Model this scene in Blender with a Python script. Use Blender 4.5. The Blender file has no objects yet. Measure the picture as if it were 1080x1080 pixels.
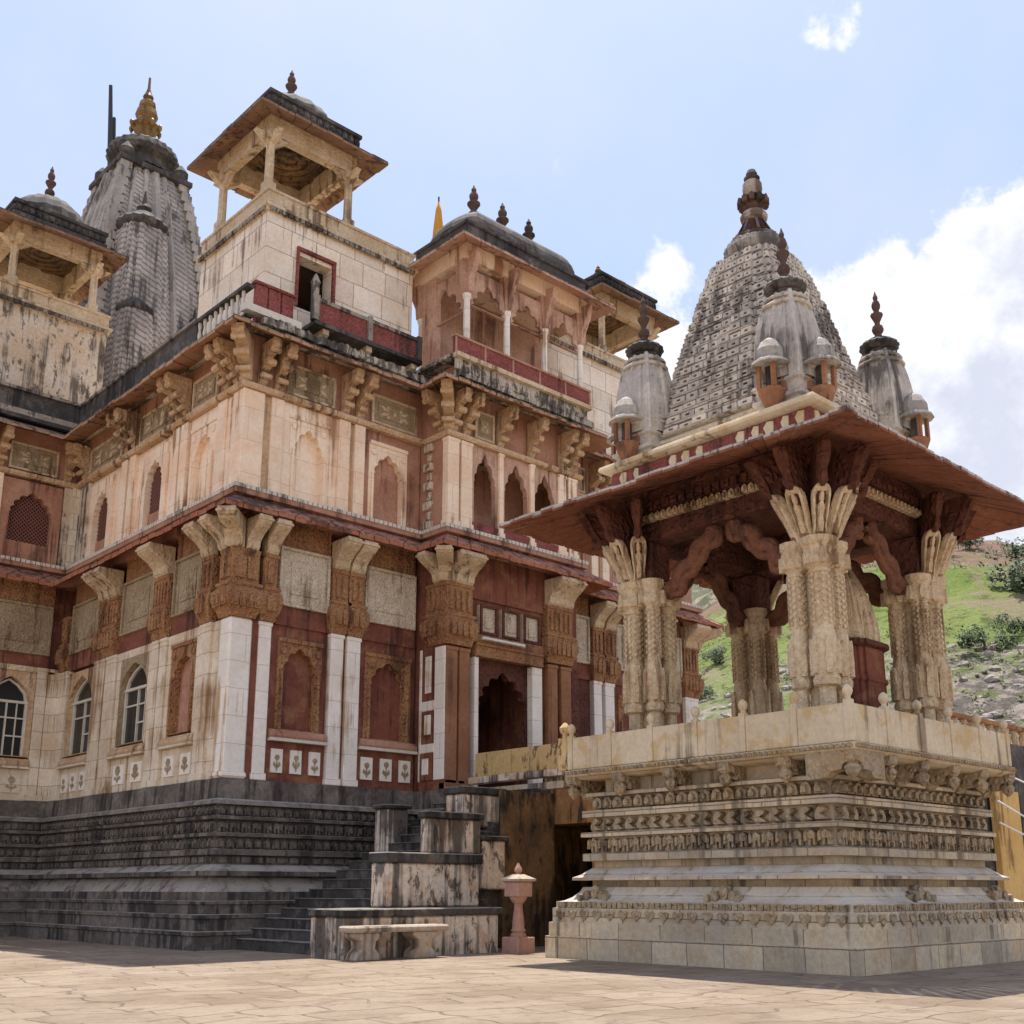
import bpy, bmesh, math, random
from math import sin, cos, pi, sqrt, radians
from mathutils import Vector
random.seed(7)
S = bpy.context.scene
COL = S.collection

# ------------------------------------------------------------------ helpers
class Fr:
    """a wall's own frame: u runs along the wall, n comes out of it, z is up"""
    def __init__(s, ox, oy, U, N):
        s.o = (ox, oy); s.U = U; s.N = N
    def p(s, u, n, z):
        return (s.o[0]+s.U[0]*u+s.N[0]*n, s.o[1]+s.U[1]*u+s.N[1]*n, z)

class MB:
    def __init__(s): s.v = []; s.f = []; s.m = []
    def add(s, vs, fs, m=0):
        b = len(s.v); s.v += [tuple(x) for x in vs]
        for f in fs: s.f.append([b+i for i in f]); s.m.append(m)
    def hexa(s, p, m=0):
        s.add(p, [(0,3,2,1),(4,5,6,7),(0,1,5,4),(1,2,6,5),(2,3,7,6),(3,0,4,7)], m)
    def box(s, x0,x1,y0,y1,z0,z1,m=0):
        s.hexa([(x0,y0,z0),(x1,y0,z0),(x1,y1,z0),(x0,y1,z0),(x0,y0,z1),(x1,y0,z1),(x1,y1,z1),(x0,y1,z1)], m)
    def fbox(s, f, u0,u1,n0,n1,z0,z1,m=0):
        P = f.p
        s.hexa([P(u0,n0,z0),P(u1,n0,z0),P(u1,n1,z0),P(u0,n1,z0),P(u0,n0,z1),P(u1,n0,z1),P(u1,n1,z1),P(u0,n1,z1)], m)
    def loft(s, rings, m=0, close=True, capb=True, capt=True):
        n = len(rings[0]); b = len(s.v)
        for r in rings: s.v += [tuple(x) for x in r]
        for k in range(len(rings)-1):
            for i in range(n if close else n-1):
                j = (i+1) % n
                s.f.append([b+k*n+i, b+k*n+j, b+(k+1)*n+j, b+(k+1)*n+i]); s.m.append(m)
        if capb: s.f.append([b+i for i in range(n)][::-1]); s.m.append(m)
        if capt: s.f.append([b+(len(rings)-1)*n+i for i in range(n)]); s.m.append(m)
    def prism_nz(s, f, prof, u0, u1, m=0, taper=0):
        s.loft([[f.p(u0,n,z) for n,z in prof],[f.p(u1,n,z) for n,z in prof]], m)
    def prism_uz(s, f, poly, n0, n1, m=0):
        s.loft([[f.p(u,n0,z) for u,z in poly],[f.p(u,n1,z) for u,z in poly]], m)
    def lathe(s, cx, cy, prof, n=16, lobes=0, amp=.06, m=0, rot=0):
        rings = []
        for r, z in prof:
            rings.append([(cx+r*(1+(amp*cos(lobes*a) if lobes else 0))*cos(a+rot), cy+r*(1+(amp*cos(lobes*a) if lobes else 0))*sin(a+rot), z)
                          for a in [2*pi*i/n for i in range(n)]])
        s.loft(rings, m)
    def tube(s, pts, rad, n=8, m=0):
        pts = [Vector(p) for p in pts]; rings = []
        for i, p in enumerate(pts):
            d = (pts[min(i+1,len(pts)-1)]-pts[max(i-1,0)]).normalized()
            a = d.cross(Vector((0,0,1)))
            if a.length < 1e-3: a = Vector((1,0,0))
            a.normalize(); b = a.cross(d)
            r = rad[i] if isinstance(rad,(list,tuple)) else rad
            rings.append([p+a*r*cos(2*pi*k/n)+b*r*sin(2*pi*k/n) for k in range(n)])
        s.loft(rings, m)
    def mould(s, plan, prof, m=0, capb=True, capt=True, mats=None):
        rings = [[(x,y,z) for x,y in offset(plan,o)] for o,z in prof]
        if mats is None: s.loft(rings, m, True, capb, capt)
        else:
            for k in range(len(rings)-1):
                s.loft(rings[k:k+2], mats[k], True, capb and k==0, capt and k==len(rings)-2)
    def archplate(s, f, u0,u1,z0,z1, a0,a1,zb,zs,za, n0,n1, m=0, lobes=5, cusp=.12, point=.25):
        N = 24; c = (a0+a1)/2; w = (a1-a0)/2; h = za-zs
        half = []
        for i in range(N+1):
            t = i/N; th = t*pi/2
            k = 1-cusp*(1-abs(sin(lobes/2*pi*t+ (0 if lobes%2==0 else 0)))) if cusp else 1
            x = w*cos(th)**(.85)*k if i < N else 0
            z = h*((1-point)*sin(th)+point*t**2.5)*(k if cusp else 1)
            if i == 0: x, z = w, 0
            if i == N: z = h
            half.append((x,z))
        cur = [(c-x,zs+z) for x,z in half]+[(c+x,zs+z) for x,z in reversed(half[:-1])]
        M = len(cur); out = []
        for i in range(M):
            t = i/(M-1)
            if t < .22: q = (u0, zs+(z1-zs)*t/.22)
            elif t > .78: q = (u1, zs+(z1-zs)*(1-t)/.22)
            else: q = (u0+(u1-u0)*(t-.22)/.56, z1)
            out.append(q)
        inn = [(a0,zb)]+cur+[(a1,zb)]
        outp = [(u0,zb)]+out+[(u1,zb)]
        K = len(inn); P = f.p
        vs = [P(u,n1,z) for u,z in inn]+[P(u,n1,z) for u,z in outp]+[P(u,n0,z) for u,z in inn]+[P(u,n0,z) for u,z in outp]
        fs = []
        for i in range(K-1):
            fs += [(i,i+1,K+i+1,K+i),(i,i+1,2*K+i+1,2*K+i),(K+i,K+i+1,3*K+i+1,3*K+i)]
        fs += [(0,K,3*K,2*K),(K-1,2*K-1,4*K-1,3*K-1)]
        s.add(vs, fs, m)
        if zb-z0 > .01: s.fbox(f,u0,u1,n0,n1,z0,zb,m)
    def build(s, name, mats, parent=None, smooth=False, bevel=0, recalc=True):
        me = bpy.data.meshes.new(name); me.from_pydata(s.v, [], s.f)
        if not isinstance(mats,(list,tuple)): mats = [mats]
        for m in mats: me.materials.append(m)
        me.polygons.foreach_set('material_index', s.m)
        if recalc:
            bm = bmesh.new(); bm.from_mesh(me); bmesh.ops.recalc_face_normals(bm, faces=bm.faces); bm.to_mesh(me); bm.free()
        if smooth: me.polygons.foreach_set('use_smooth',[True]*len(me.polygons))
        me.update()
        o = bpy.data.objects.new(name, me); COL.objects.link(o)
        if smooth == 'auto':
            md = o.modifiers.new('split','EDGE_SPLIT'); md.split_angle = radians(40)
        if bevel:
            md = o.modifiers.new('bevel','BEVEL'); md.width = bevel; md.segments = 1; md.limit_method = 'ANGLE'; md.angle_limit = radians(50)
        if parent: 
            o.parent = parent
            o.matrix_parent_inverse = world_inv(parent)
        return o

def world_inv(o):
    from mathutils import Matrix
    return Matrix.Translation(-o.location) if o.type == 'EMPTY' else Matrix.Identity(4)   # meshes sit at the world origin

def offset(plan, o):
    n = len(plan); res = []
    for i in range(n):
        p0, p1, p2 = plan[i-1], plan[i], plan[(i+1)%n]
        d1 = Vector((p1[0]-p0[0],p1[1]-p0[1])).normalized(); d2 = Vector((p2[0]-p1[0],p2[1]-p1[1])).normalized()
        n1 = Vector((d1.y,-d1.x)); n2 = Vector((d2.y,-d2.x))      # outward for counter-clockwise plans
        k = 1+n1.dot(n2)
        q = (n1+n2)/max(k,.2)
        res.append((p1[0]+q.x*o, p1[1]+q.y*o))
    return res

def rect(x0,x1,y0,y1): return [(x0,y0),(x1,y0),(x1,y1),(x0,y1)]

def thing(name, label, cat, loc=(0,0,0), group=None):
    o = bpy.data.objects.new(name, None); COL.objects.link(o); o.location = loc
    o['label'] = label; o['category'] = cat
    if group: o['group'] = group
    return o
def tag(o, label, cat, group=None):
    o['label'] = label; o['category'] = cat
    if group: o['group'] = group
    return o

# ------------------------------------------------------------------ materials
def nmath(nt, op, a, b=None, clamp=False):
    n = nt.nodes.new('ShaderNodeMath'); n.operation = op; n.use_clamp = clamp
    for i, x in enumerate((a,b)):
        if x is None: continue
        if isinstance(x,(int,float)): n.inputs[i].default_value = x
        else: nt.links.new(x, n.inputs[i])
    return n.outputs[0]
def nmix(nt, fac, a, b, mode='MIX'):
    n = nt.nodes.new('ShaderNodeMix'); n.data_type = 'RGBA'; n.blend_type = mode
    for i, x in ((0,fac),(6,a),(7,b)):
        if isinstance(x,(int,float)): n.inputs[i].default_value = x
        elif isinstance(x,tuple): n.inputs[i].default_value = (*x,1)
        else: nt.links.new(x, n.inputs[i])
    return n.outputs[2]
def nnoise(nt, vec, scale, detail=5, rough=.55, dist=0):
    n = nt.nodes.new('ShaderNodeTexNoise'); n.inputs['Scale'].default_value = scale; n.inputs['Detail'].default_value = detail
    n.inputs['Roughness'].default_value = rough; n.inputs['Distortion'].default_value = dist
    nt.links.new(vec, n.inputs['Vector']); return n.outputs[0]
def nramp(nt, x, a, b):
    n = nt.nodes.new('ShaderNodeMapRange'); n.interpolation_type = 'SMOOTHSTEP'
    nt.links.new(x, n.inputs[0]); n.inputs[1].default_value = a; n.inputs[2].default_value = b
    return n.outputs[0]
def nscale(nt, vec, sc):
    n = nt.nodes.new('ShaderNodeVectorMath'); n.operation = 'MULTIPLY'; nt.links.new(vec, n.inputs[0]); n.inputs[1].default_value = sc
    return n.outputs[0]

def stone(name, base, alt, stain=(.05,.045,.04), amt=.4, var=.35, bump=.35, bscale=14, carve=0, cscale=7, brick=None, bvar=.5,
          joint=(.12,.09,.07), rough=.85, patch=None, pamt=.4, blotch=0, streak=.3, stripes=0, upface=None, upamt=.7):
    m = bpy.data.materials.new(name); m.use_nodes = True; nt = m.node_tree; L = nt.links
    bs = nt.nodes['Principled BSDF']; bs.inputs['Roughness'].default_value = rough
    bs.inputs['Specular IOR Level'].default_value = .25
    P = nt.nodes.new('ShaderNodeNewGeometry').outputs['Position']
    c = nmix(nt, nramp(nt, nnoise(nt,P,.9,5,.6), .38,.62), base, alt)
    if patch: c = nmix(nt, nmath(nt,'MULTIPLY',nramp(nt, nnoise(nt,P,1.7,6,.65,.4), .5,.62),pamt), c, patch)
    fine = nnoise(nt,P,11,8,.7)
    heights = [(fine, .6)]
    sep = nt.nodes.new('ShaderNodeSeparateXYZ'); L.new(P, sep.inputs[0])
    if brick:
        cb = nt.nodes.new('ShaderNodeCombineXYZ')
        L.new(nmath(nt,'ADD',sep.outputs[0],sep.outputs[1]), cb.inputs[0]); L.new(sep.outputs[2], cb.inputs[1])
        wob = nnoise(nt,P,2.5,3)
        vm = nt.nodes.new('ShaderNodeVectorMath'); vm.operation='ADD'; L.new(cb.outputs[0],vm.inputs[0])
        cw = nt.nodes.new('ShaderNodeCombineXYZ'); L.new(nmath(nt,'MULTIPLY',wob,.03),cw.inputs[0]); L.new(nmath(nt,'MULTIPLY',wob,.03),cw.inputs[1]); L.new(cw.outputs[0],vm.inputs[1])
        br = nt.nodes.new('ShaderNodeTexBrick'); br.inputs['Scale'].default_value = 1
        br.inputs['Brick Width'].default_value = brick[0]; br.inputs['Row Height'].default_value = brick[1]
        br.inputs['Mortar Size'].default_value = brick[2]; br.inputs['Mortar Smooth'].default_value = .3; br.inputs['Bias'].default_value = 0
        br.offset = .37; br.squash = .8; br.squash_frequency = 3
        br.inputs['Color1'].default_value = (0,0,0,1); br.inputs['Color2'].default_value = (1,1,1,1); br.inputs['Mortar'].default_value = (.5,.5,.5,1)
        L.new(vm.outputs[0], br.inputs['Vector'])
        bw = nt.nodes.new('ShaderNodeRGBToBW'); L.new(br.outputs['Color'],bw.inputs[0])
        k = nmath(nt,'ADD',nmath(nt,'MULTIPLY',bw.outputs[0],bvar),1-bvar*.5)
        vv = nt.nodes.new('ShaderNodeVectorMath'); vv.operation='SCALE'; L.new(c,vv.inputs[0]); L.new(k,vv.inputs['Scale'])
        c = nmix(nt, nmath(nt,'MULTIPLY',br.outputs['Fac'],.8), vv.outputs[0], joint)
        heights.append((nmath(nt,'SUBTRACT',1,br.outputs['Fac']), 1.2))
    k = nmath(nt,'ADD',nmath(nt,'MULTIPLY',nramp(nt,fine,.25,.75),var),1-var*.5)
    vv = nt.nodes.new('ShaderNodeVectorMath'); vv.operation='SCALE'; L.new(c,vv.inputs[0]); L.new(k,vv.inputs['Scale']); c = vv.outputs[0]
    if stripes:
        z = nmath(nt,'ADD',nmath(nt,'MULTIPLY',sep.outputs[2],stripes),nmath(nt,'MULTIPLY',nmath(nt,'ADD',sep.outputs[0],sep.outputs[1]),stripes*.35))
        sw = nmath(nt,'SINE',z)
        c = nmix(nt, nmath(nt,'MULTIPLY',nramp(nt,sw,.1,.8),.55), c, stain); heights.append((nmath(nt,'MULTIPLY',sw,-.5),1.5))
    if carve:
        vo = nt.nodes.new('ShaderNodeTexVoronoi'); vo.feature = 'SMOOTH_F1'; vo.inputs['Scale'].default_value = cscale; vo.inputs['Smoothness'].default_value = .3
        wv = nt.nodes.new('ShaderNodeVectorMath'); wv.operation='ADD'; L.new(P,wv.inputs[0])
        nz = nt.nodes.new('ShaderNodeTexNoise'); nz.inputs['Scale'].default_value=4; L.new(P,nz.inputs['Vector'])
        L.new(nscale(nt,nz.outputs['Color'],(.25,.25,.25)),wv.inputs[1]); L.new(wv.outputs[0],vo.inputs['Vector'])
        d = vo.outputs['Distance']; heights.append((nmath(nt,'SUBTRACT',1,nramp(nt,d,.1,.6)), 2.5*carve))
        c = nmix(nt, nmath(nt,'MULTIPLY',nramp(nt,d,.45,.75),.55*min(1,carve)), c, tuple(x*.42 for x in base))  # hollows of the carving darkened in colour to stand in for shade
    if amt:
        st = nnoise(nt, nscale(nt,P,(5.0,5.0,streak*.7)), 1.0, 6, .62)
        big = nnoise(nt, P, .55, 4, .6)
        f = nramp(nt, nmath(nt,'ADD',st,nmath(nt,'MULTIPLY',nmath(nt,'SUBTRACT',big,.5),.9)), .62-.3*amt, .80-.3*amt)
        c = nmix(nt, nmath(nt,'MULTIPLY',f,.85), c, stain)
    if blotch:
        bl = nnoise(nt, nscale(nt,P,(1,1,.5)), 4.2, 8, .72, .5)
        c = nmix(nt, nmath(nt,'MULTIPLY',nramp(nt,bl,.66-.25*blotch,.72-.25*blotch),.8), c, stain)
    if upface:  # upward faces mixed towards a second tone, broken by noise
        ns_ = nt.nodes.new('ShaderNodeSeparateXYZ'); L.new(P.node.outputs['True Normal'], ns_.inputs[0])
        c = nmix(nt, nmath(nt,'MULTIPLY',nmath(nt,'MULTIPLY',nramp(nt,ns_.outputs[2],.15,.75),nramp(nt,nnoise(nt,P,2.2,7,.7),.34,.55)),upamt), c, upface)
    L.new(c, bs.inputs['Base Color'])
    h = None
    for x, w in heights:
        y = nmath(nt,'MULTIPLY',x,w); h = y if h is None else nmath(nt,'ADD',h,y)
    bp = nt.nodes.new('ShaderNodeBump'); bp.inputs['Strength'].default_value = min(1,bump); bp.inputs['Distance'].default_value = .035
    L.new(h, bp.inputs['Height']); L.new(bp.outputs[0], bs.inputs['Normal'])
    return m

def plain(name, c, rough=.6, metal=0):
    m = bpy.data.materials.new(name); m.use_nodes = True; nt = m.node_tree; bs = nt.nodes['Principled BSDF']
    P = nt.nodes.new('ShaderNodeNewGeometry').outputs['Position']
    nt.links.new(nmix(nt, nnoise(nt,P,6,6,.6), tuple(x*.7 for x in c), tuple(min(1,x*1.2) for x in c)), bs.inputs['Base Color'])
    bs.inputs['Roughness'].default_value = rough; bs.inputs['Metallic'].default_value = metal
    return m

M = {}
M['marble'] = stone('white_marble',(.86,.80,.72),(.80,.72,.62),stain=(.42,.24,.09),amt=.18,var=.16,bump=.2,brick=(3.0,.62,.008),bvar=.08,joint=(.45,.38,.3),rough=.6)
M['aged'] = stone('aged_marble',(.74,.64,.50),(.60,.47,.33),stain=(.28,.15,.06),amt=.34,var=.25,bump=.25,brick=(2.2,.5,.01),bvar=.12,joint=(.3,.22,.14),rough=.7)
M['cream'] = stone('cream_plaster',(.89,.72,.545),(.83,.60,.42),stain=(.30,.14,.06),amt=.22,var=.18,bump=.22,brick=(1.3,.82,.006),bvar=.08,joint=(.5,.33,.22),streak=.18)
M['creamwall'] = stone('cream_block_wall',(.84,.73,.60),(.77,.63,.48),stain=(.16,.09,.06),amt=.16,var=.25,bump=.25,brick=(.95,.72,.012),bvar=.2,joint=(.22,.15,.10))
M['stainwall'] = stone('stained_plaster',(.62,.53,.42),(.55,.42,.29),stain=(.07,.055,.045),amt=.55,var=.35,bump=.35,blotch=.5,streak=.25)
M['blotchy'] = stone('peeling_plaster',(.76,.60,.46),(.68,.58,.48),stain=(.04,.034,.03),amt=.5,var=.35,bump=.45,blotch=.5,patch=(.45,.2,.06),pamt=.45,streak=.22)
M['ochre'] = stone('ochre_carved_stone',(.44,.235,.11),(.34,.16,.08),stain=(.10,.045,.025),amt=.3,var=.45,bump=.8,carve=.7,cscale=13)
M['corbel'] = stone('sand_corbel',(.66,.52,.36),(.54,.40,.25),stain=(.14,.08,.04),amt=.25,var=.4,bump=.6,carve=.35,cscale=10)
M['orange'] = stone('orange_corbel',(.53,.34,.19),(.62,.44,.28),stain=(.10,.05,.03),amt=.28,var=.4,bump=.6,carve=.4,cscale=9)
M['panel'] = stone('olive_panel',(.42,.325,.205),(.33,.24,.145),stain=(.14,.09,.05),amt=.2,var=.4,bump=.6,carve=.45,cscale=14)
M['relief'] = stone('pale_relief_panel',(.68,.58,.44),(.58,.47,.34),stain=(.2,.14,.08),amt=.2,var=.35,bump=.7,carve=.5,cscale=16)
M['red'] = stone('red_sandstone',(.225,.08,.05),(.165,.055,.038),stain=(.06,.025,.02),amt=.3,var=.35,bump=.3,patch=(.33,.165,.085),pamt=.5)
M['pink'] = stone('pink_sandstone',(.46,.255,.17),(.37,.18,.115),stain=(.12,.05,.035),amt=.3,var=.35,bump=.35)
M['redslab'] = stone('red_carved_slab',(.33,.10,.085),(.26,.075,.06),stain=(.10,.04,.035),amt=.25,var=.45,bump=.8,carve=.7,cscale=12)
M['eave'] = stone('eave_slab',(.40,.155,.085),(.33,.115,.06),stain=(.12,.05,.03),amt=.25,var=.4,bump=.4,streak=2)
M['eavetop'] = stone('weathered_eave_edge',(.36,.30,.24),(.24,.2,.17),stain=(.035,.03,.028),amt=.5,var=.5,bump=.5,blotch=.5)
M['eavered'] = stone('weathered_red_eave',(.42,.20,.14),(.33,.14,.095),stain=(.05,.04,.035),amt=.45,var=.5,bump=.5,blotch=.55)
M['brown'] = stone('brown_column_stone',(.34,.165,.085),(.27,.12,.06),stain=(.08,.045,.035),amt=.3,var=.35,bump=.35)
M['browneave'] = stone('tan_eave_slab',(.46,.27,.16),(.38,.21,.12),stain=(.09,.05,.03),amt=.3,var=.4,bump=.45,streak=2)
M['redbrown'] = stone('red_brown_strut',(.225,.10,.06),(.165,.07,.045),stain=(.08,.04,.03),amt=.25,var=.45,bump=.7,carve=.3,cscale=12)
M['maroon'] = stone('maroon_eave_slab',(.29,.12,.075),(.225,.085,.05),stain=(.09,.04,.028),amt=.28,var=.45,bump=.45,streak=2)
M['kiosk'] = stone('brown_eave_slab',(.30,.18,.11),(.21,.125,.08),stain=(.07,.04,.03),amt=.32,var=.4,bump=.4)
M['black'] = stone('blackened_stone',(.055,.048,.044),(.085,.075,.068),stain=(.02,.018,.017),amt=.4,var=.6,bump=.6,patch=(.26,.22,.18),pamt=.35,upface=(.32,.28,.24))
M['blackwhite'] = stone('mottled_coping',(.50,.43,.34),(.40,.33,.25),stain=(.035,.03,.028),amt=.4,var=.5,bump=.6,blotch=.72)
M['plinth'] = stone('dark_plinth_stone',(.17,.142,.12),(.10,.085,.072),stain=(.03,.026,.024),amt=.42,var=.6,bump=.7,patch=(.24,.205,.17),pamt=.65,streak=.5,upface=(.42,.37,.31),upamt=.85)
M['grey'] = stone('grey_tower_stone',(.43,.385,.335),(.33,.295,.26),stain=(.09,.08,.072),amt=.34,var=.45,bump=.55,blotch=.25,streak=.5)
M['greystripe'] = stone('striped_tower_stone',(.52,.455,.40),(.36,.315,.275),stain=(.07,.062,.058),amt=.38,var=.4,bump=.7,stripes=26,streak=.4)
M['greylite'] = stone('pale_turret_stone',(.58,.52,.45),(.46,.41,.36),stain=(.10,.085,.075),amt=.33,var=.4,bump=.45,blotch=.25,streak=.4)
M['palestone'] = stone('pale_worn_block',(.68,.61,.52),(.60,.53,.44),stain=(.14,.12,.10),amt=.25,var=.35,bump=.4)
M['eaveedge'] = stone('worn_eave_edge',(.52,.47,.42),(.42,.37,.33),stain=(.06,.05,.045),amt=.3,var=.4,bump=.4,blotch=.3)
M['sootshade'] = stone('soot_and_shade',(.22,.125,.055),(.11,.07,.04),stain=(.02,.017,.015),amt=.45,var=.5,bump=.5,blotch=.35,streak=1.6)
M['yellowwall'] = stone('yellow_painted_pier',(.66,.43,.16),(.60,.37,.13),stain=(.2,.12,.05),amt=.12,var=.2,bump=.25,streak=1.2)
M['pav'] = stone('pavilion_block_stone',(.55,.445,.30),(.45,.375,.28),stain=(.16,.12,.085),amt=.22,var=.35,bump=.45,brick=(.92,.37,.01),bvar=.42,joint=(.14,.10,.07),patch=(.46,.30,.15),pamt=.4,upface=(.56,.51,.44))
M['pavcarve'] = stone('pavilion_carved_stone',(.47,.36,.225),(.39,.31,.21),stain=(.11,.08,.055),amt=.28,var=.45,bump=.8,carve=.7,cscale=9,patch=(.44,.26,.12),pamt=.45)
M['parapet'] = stone('parapet_slab',(.66,.55,.385),(.59,.47,.315),stain=(.20,.14,.085),amt=.16,var=.22,bump=.25,patch=(.52,.34,.13),pamt=.6)
M['yellow'] = stone('yellow_limewash',(.62,.43,.20),(.56,.38,.17),stain=(.05,.04,.03),amt=.36,var=.25,bump=.3,blotch=.5)
M['pillar'] = stone('carved_cream_stone',(.70,.56,.38),(.62,.47,.30),stain=(.22,.12,.055),amt=.3,var=.45,bump=.7,carve=.26,cscale=17)
M['rust'] = stone('ochre_passage_wall',(.38,.20,.075),(.25,.125,.055),streak=1.3,stain=(.03,.02,.015),amt=.38,var=.4,bump=.4)
M['darkred'] = stone('dark_red_carving',(.155,.06,.04),(.115,.042,.03),stain=(.05,.02,.015),amt=.3,var=.45,bump=.8,carve=.7,cscale=8)
M['dome'] = stone('dark_dome_stone',(.085,.075,.068),(.055,.05,.045),stain=(.025,.022,.02),amt=.4,var=.5,bump=.5,patch=(.30,.245,.2),pamt=.3)
M['rosy'] = stone('rosy_arch_stone',(.58,.38,.275),(.47,.265,.185),stain=(.14,.07,.05),amt=.3,var=.35,bump=.5)
M['bench'] = stone('bench_stone',(.42,.35,.28),(.36,.28,.21),stain=(.10,.07,.05),amt=.3,var=.4,bump=.5,patch=(.45,.26,.12),pamt=.5)
M['rosepost'] = stone('rose_sandstone',(.46,.27,.21),(.40,.22,.165),stain=(.16,.09,.07),amt=.2,var=.35,bump=.4)
M['gold'] = stone('tarnished_gilt',(.30,.185,.05),(.20,.115,.035),stain=(.06,.04,.02),amt=.4,var=.4,bump=.2,rough=.5)
M['finial'] = stone('dark_finial_stone',(.13,.075,.06),(.09,.06,.05),stain=(.03,.025,.022),amt=.3,var=.5,bump=.4)
M['wood'] = plain('dark_wood',(.05,.04,.035),.6)
M['glass'] = plain('dark_glass',(.018,.02,.022),.25)
M['whitepaint'] = plain('white_paint',(.66,.60,.50),.6)
M['jali'] = plain('lattice_stone',(.20,.075,.055),.8)
M['metal'] = plain('grey_metal',(.30,.31,.32),.45,.7)
M['flag'] = plain('saffron_cloth',(.62,.28,.03),.8)
M['tube'] = plain('white_tube',(.8,.8,.8),.3)
M['ironshade'] = plain('black_iron_and_shade',(.03,.03,.03),.6)

def eave(mb, plan, o, zin, ztip, t=.07, o_in=0, w=.42, mu=0, me=1, jit=.012, sides=None, skin=.03):
    """a row of sloping stone slabs along each side of a plan, mitred at the corners"""
    A = offset(plan,o_in); B = offset(plan,o); n = len(plan)
    for i in range(n):
        if sides is not None and i not in sides: continue
        j = (i+1)%n
        a0, a1, b0, b1 = [Vector(q) for q in (A[i],A[j],B[i],B[j])]
        k = max(1,int((b1-b0).length/w))
        for q in range(k):
            t0, t1 = q/k, (q+1)/k; g = .012/max(.3,(b1-b0).length)
            t0 += g; t1 -= g
            ia, ib, oa, ob = a0.lerp(a1,t0), a0.lerp(a1,t1), b0.lerp(b1,t0), b0.lerp(b1,t1)
            dz = random.uniform(-jit,jit); do = random.uniform(0,jit)
            mid = (ia+ib)/2; 
            oa = oa+(ia-oa)*do; ob = ob+(ib-ob)*do
            z0, z1 = zin+dz*.4, ztip+dz
            mb.hexa([(ia.x,ia.y,z0),(ib.x,ib.y,z0),(ob.x,ob.y,z1),(oa.x,oa.y,z1)]+[(ia.x,ia.y,z0+t),(ib.x,ib.y,z0+t),(ob.x,ob.y,z1+t),(oa.x,oa.y,z1+t)], mu)
            # weathered edge: the top skin, 3 mm proud
            mb.hexa([(ia.x,ia.y,z0+t+.003),(ib.x,ib.y,z0+t+.003),(ob.x,ob.y,z1+t+.003),(oa.x,oa.y,z1+t+.003)]+[(ia.x,ia.y,z0+t+skin),(ib.x,ib.y,z0+t+skin),(ob.x,ob.y,z1+t+skin),(oa.x,oa.y,z1+t+skin)], me)

def finial_prof(z, h, r):
    pr = [(1.0,0),(1.0,.05),(.62,.07),(.55,.12),(.85,.17),(.95,.22),(.8,.28),(.45,.31),(.42,.36),(.75,.44),(1.0,.5),(.98,.53),(.5,.55),(.42,.6),(.66,.66),(.70,.72),(.55,.78),(.32,.81),(.36,.84),(.40,.88),(.2,.94),(.05,1.0)]
    return [(r*a, z+h*b) for a,b in pr]

def teeth(mb, f, u0, u1, z0, z1, n0, d, pitch, kind='petal', m=0):
    """a row of carved motifs along a frieze"""
    k = max(1,int((u1-u0)/pitch)); p = (u1-u0)/k; h = z1-z0
    for i in range(k):
        c = u0+p*(i+.5); w = p*.40*random.uniform(.9,1.06); hh = h*random.uniform(.92,1)
        if kind == 'petal':
            poly = [(c-w,z0),(c+w,z0),(c+w,z0+hh*.55),(c+w*.6,z0+hh*.88),(c,z0+hh),(c-w*.6,z0+hh*.88),(c-w,z0+hh*.55)]
            mb.prism_uz(f, poly, n0, n0+d, m)
            mb.prism_uz(f, [(a*.5+c*.5, z0+.12*h+(b-z0)*.6) for a,b in poly], n0+d, n0+d*1.5, m)
        elif kind == 'beast':     # a small striding animal: body, head, two legs
            mb.prism_uz(f, [(c-w*.9,z0+hh*.4),(c+w*.5,z0+hh*.4),(c+w*.55,z0+hh*.8),(c-w*.2,z0+hh*.95),(c-w*.9,z0+hh*.75)], n0, n0+d, m)
            mb.prism_uz(f, [(c+w*.45,z0+hh*.3),(c+w,z0+hh*.2),(c+w*.98,z0+hh*.75),(c+w*.6,z0+hh*.9)], n0, n0+d*1.25, m)
            mb.prism_uz(f, [(c-w*.8,z0),(c-w*.4,z0),(c-w*.35,z0+hh*.42),(c-w*.85,z0+hh*.42)], n0, n0+d*.9, m)
            mb.prism_uz(f, [(c+w*.1,z0),(c+w*.45,z0),(c+w*.5,z0+hh*.42),(c+w*.05,z0+hh*.42)], n0, n0+d*.9, m)
        elif kind == 'hook':
            mb.prism_uz(f, [(c-w,z0),(c+w*.9,z0),(c+w,z0+hh*.4),(c+w*.5,z0+hh*.9),(c-w*.2,z0+hh),(c-w*.7,z0+hh*.8),(c-w*.3,z0+hh*.6),(c+w*.2,z0+hh*.45),(c-w*.1,z0+hh*.3)], n0, n0+d, m)
        elif kind == 'heart':
            mb.prism_uz(f, [(c,z0),(c+w*.8,z0+hh*.5),(c+w*.9,z0+hh*.85),(c+w*.45,z0+hh),(c,z0+hh*.82),(c-w*.45,z0+hh),(c-w*.9,z0+hh*.85),(c-w*.8,z0+hh*.5)], n0, n0+d, m)
        else:
            mb.fbox(f, c-w, c+w, n0, n0+d, z0, z0+hh, m)

def corbel_prof(z0, z1, out):
    h = z1-z0
    return [(0,z0),(.05,z0),(.12*out+.04,z0+.10*h),(.16*out+.03,z0+.25*h),(.14*out,z0+.33*h),(.42*out,z0+.42*h),(.52*out,z0+.55*h),(.48*out,z0+.66*h),(.82*out,z0+.72*h),(out,z0+.84*h),(out,z1),(0,z1)]

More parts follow.
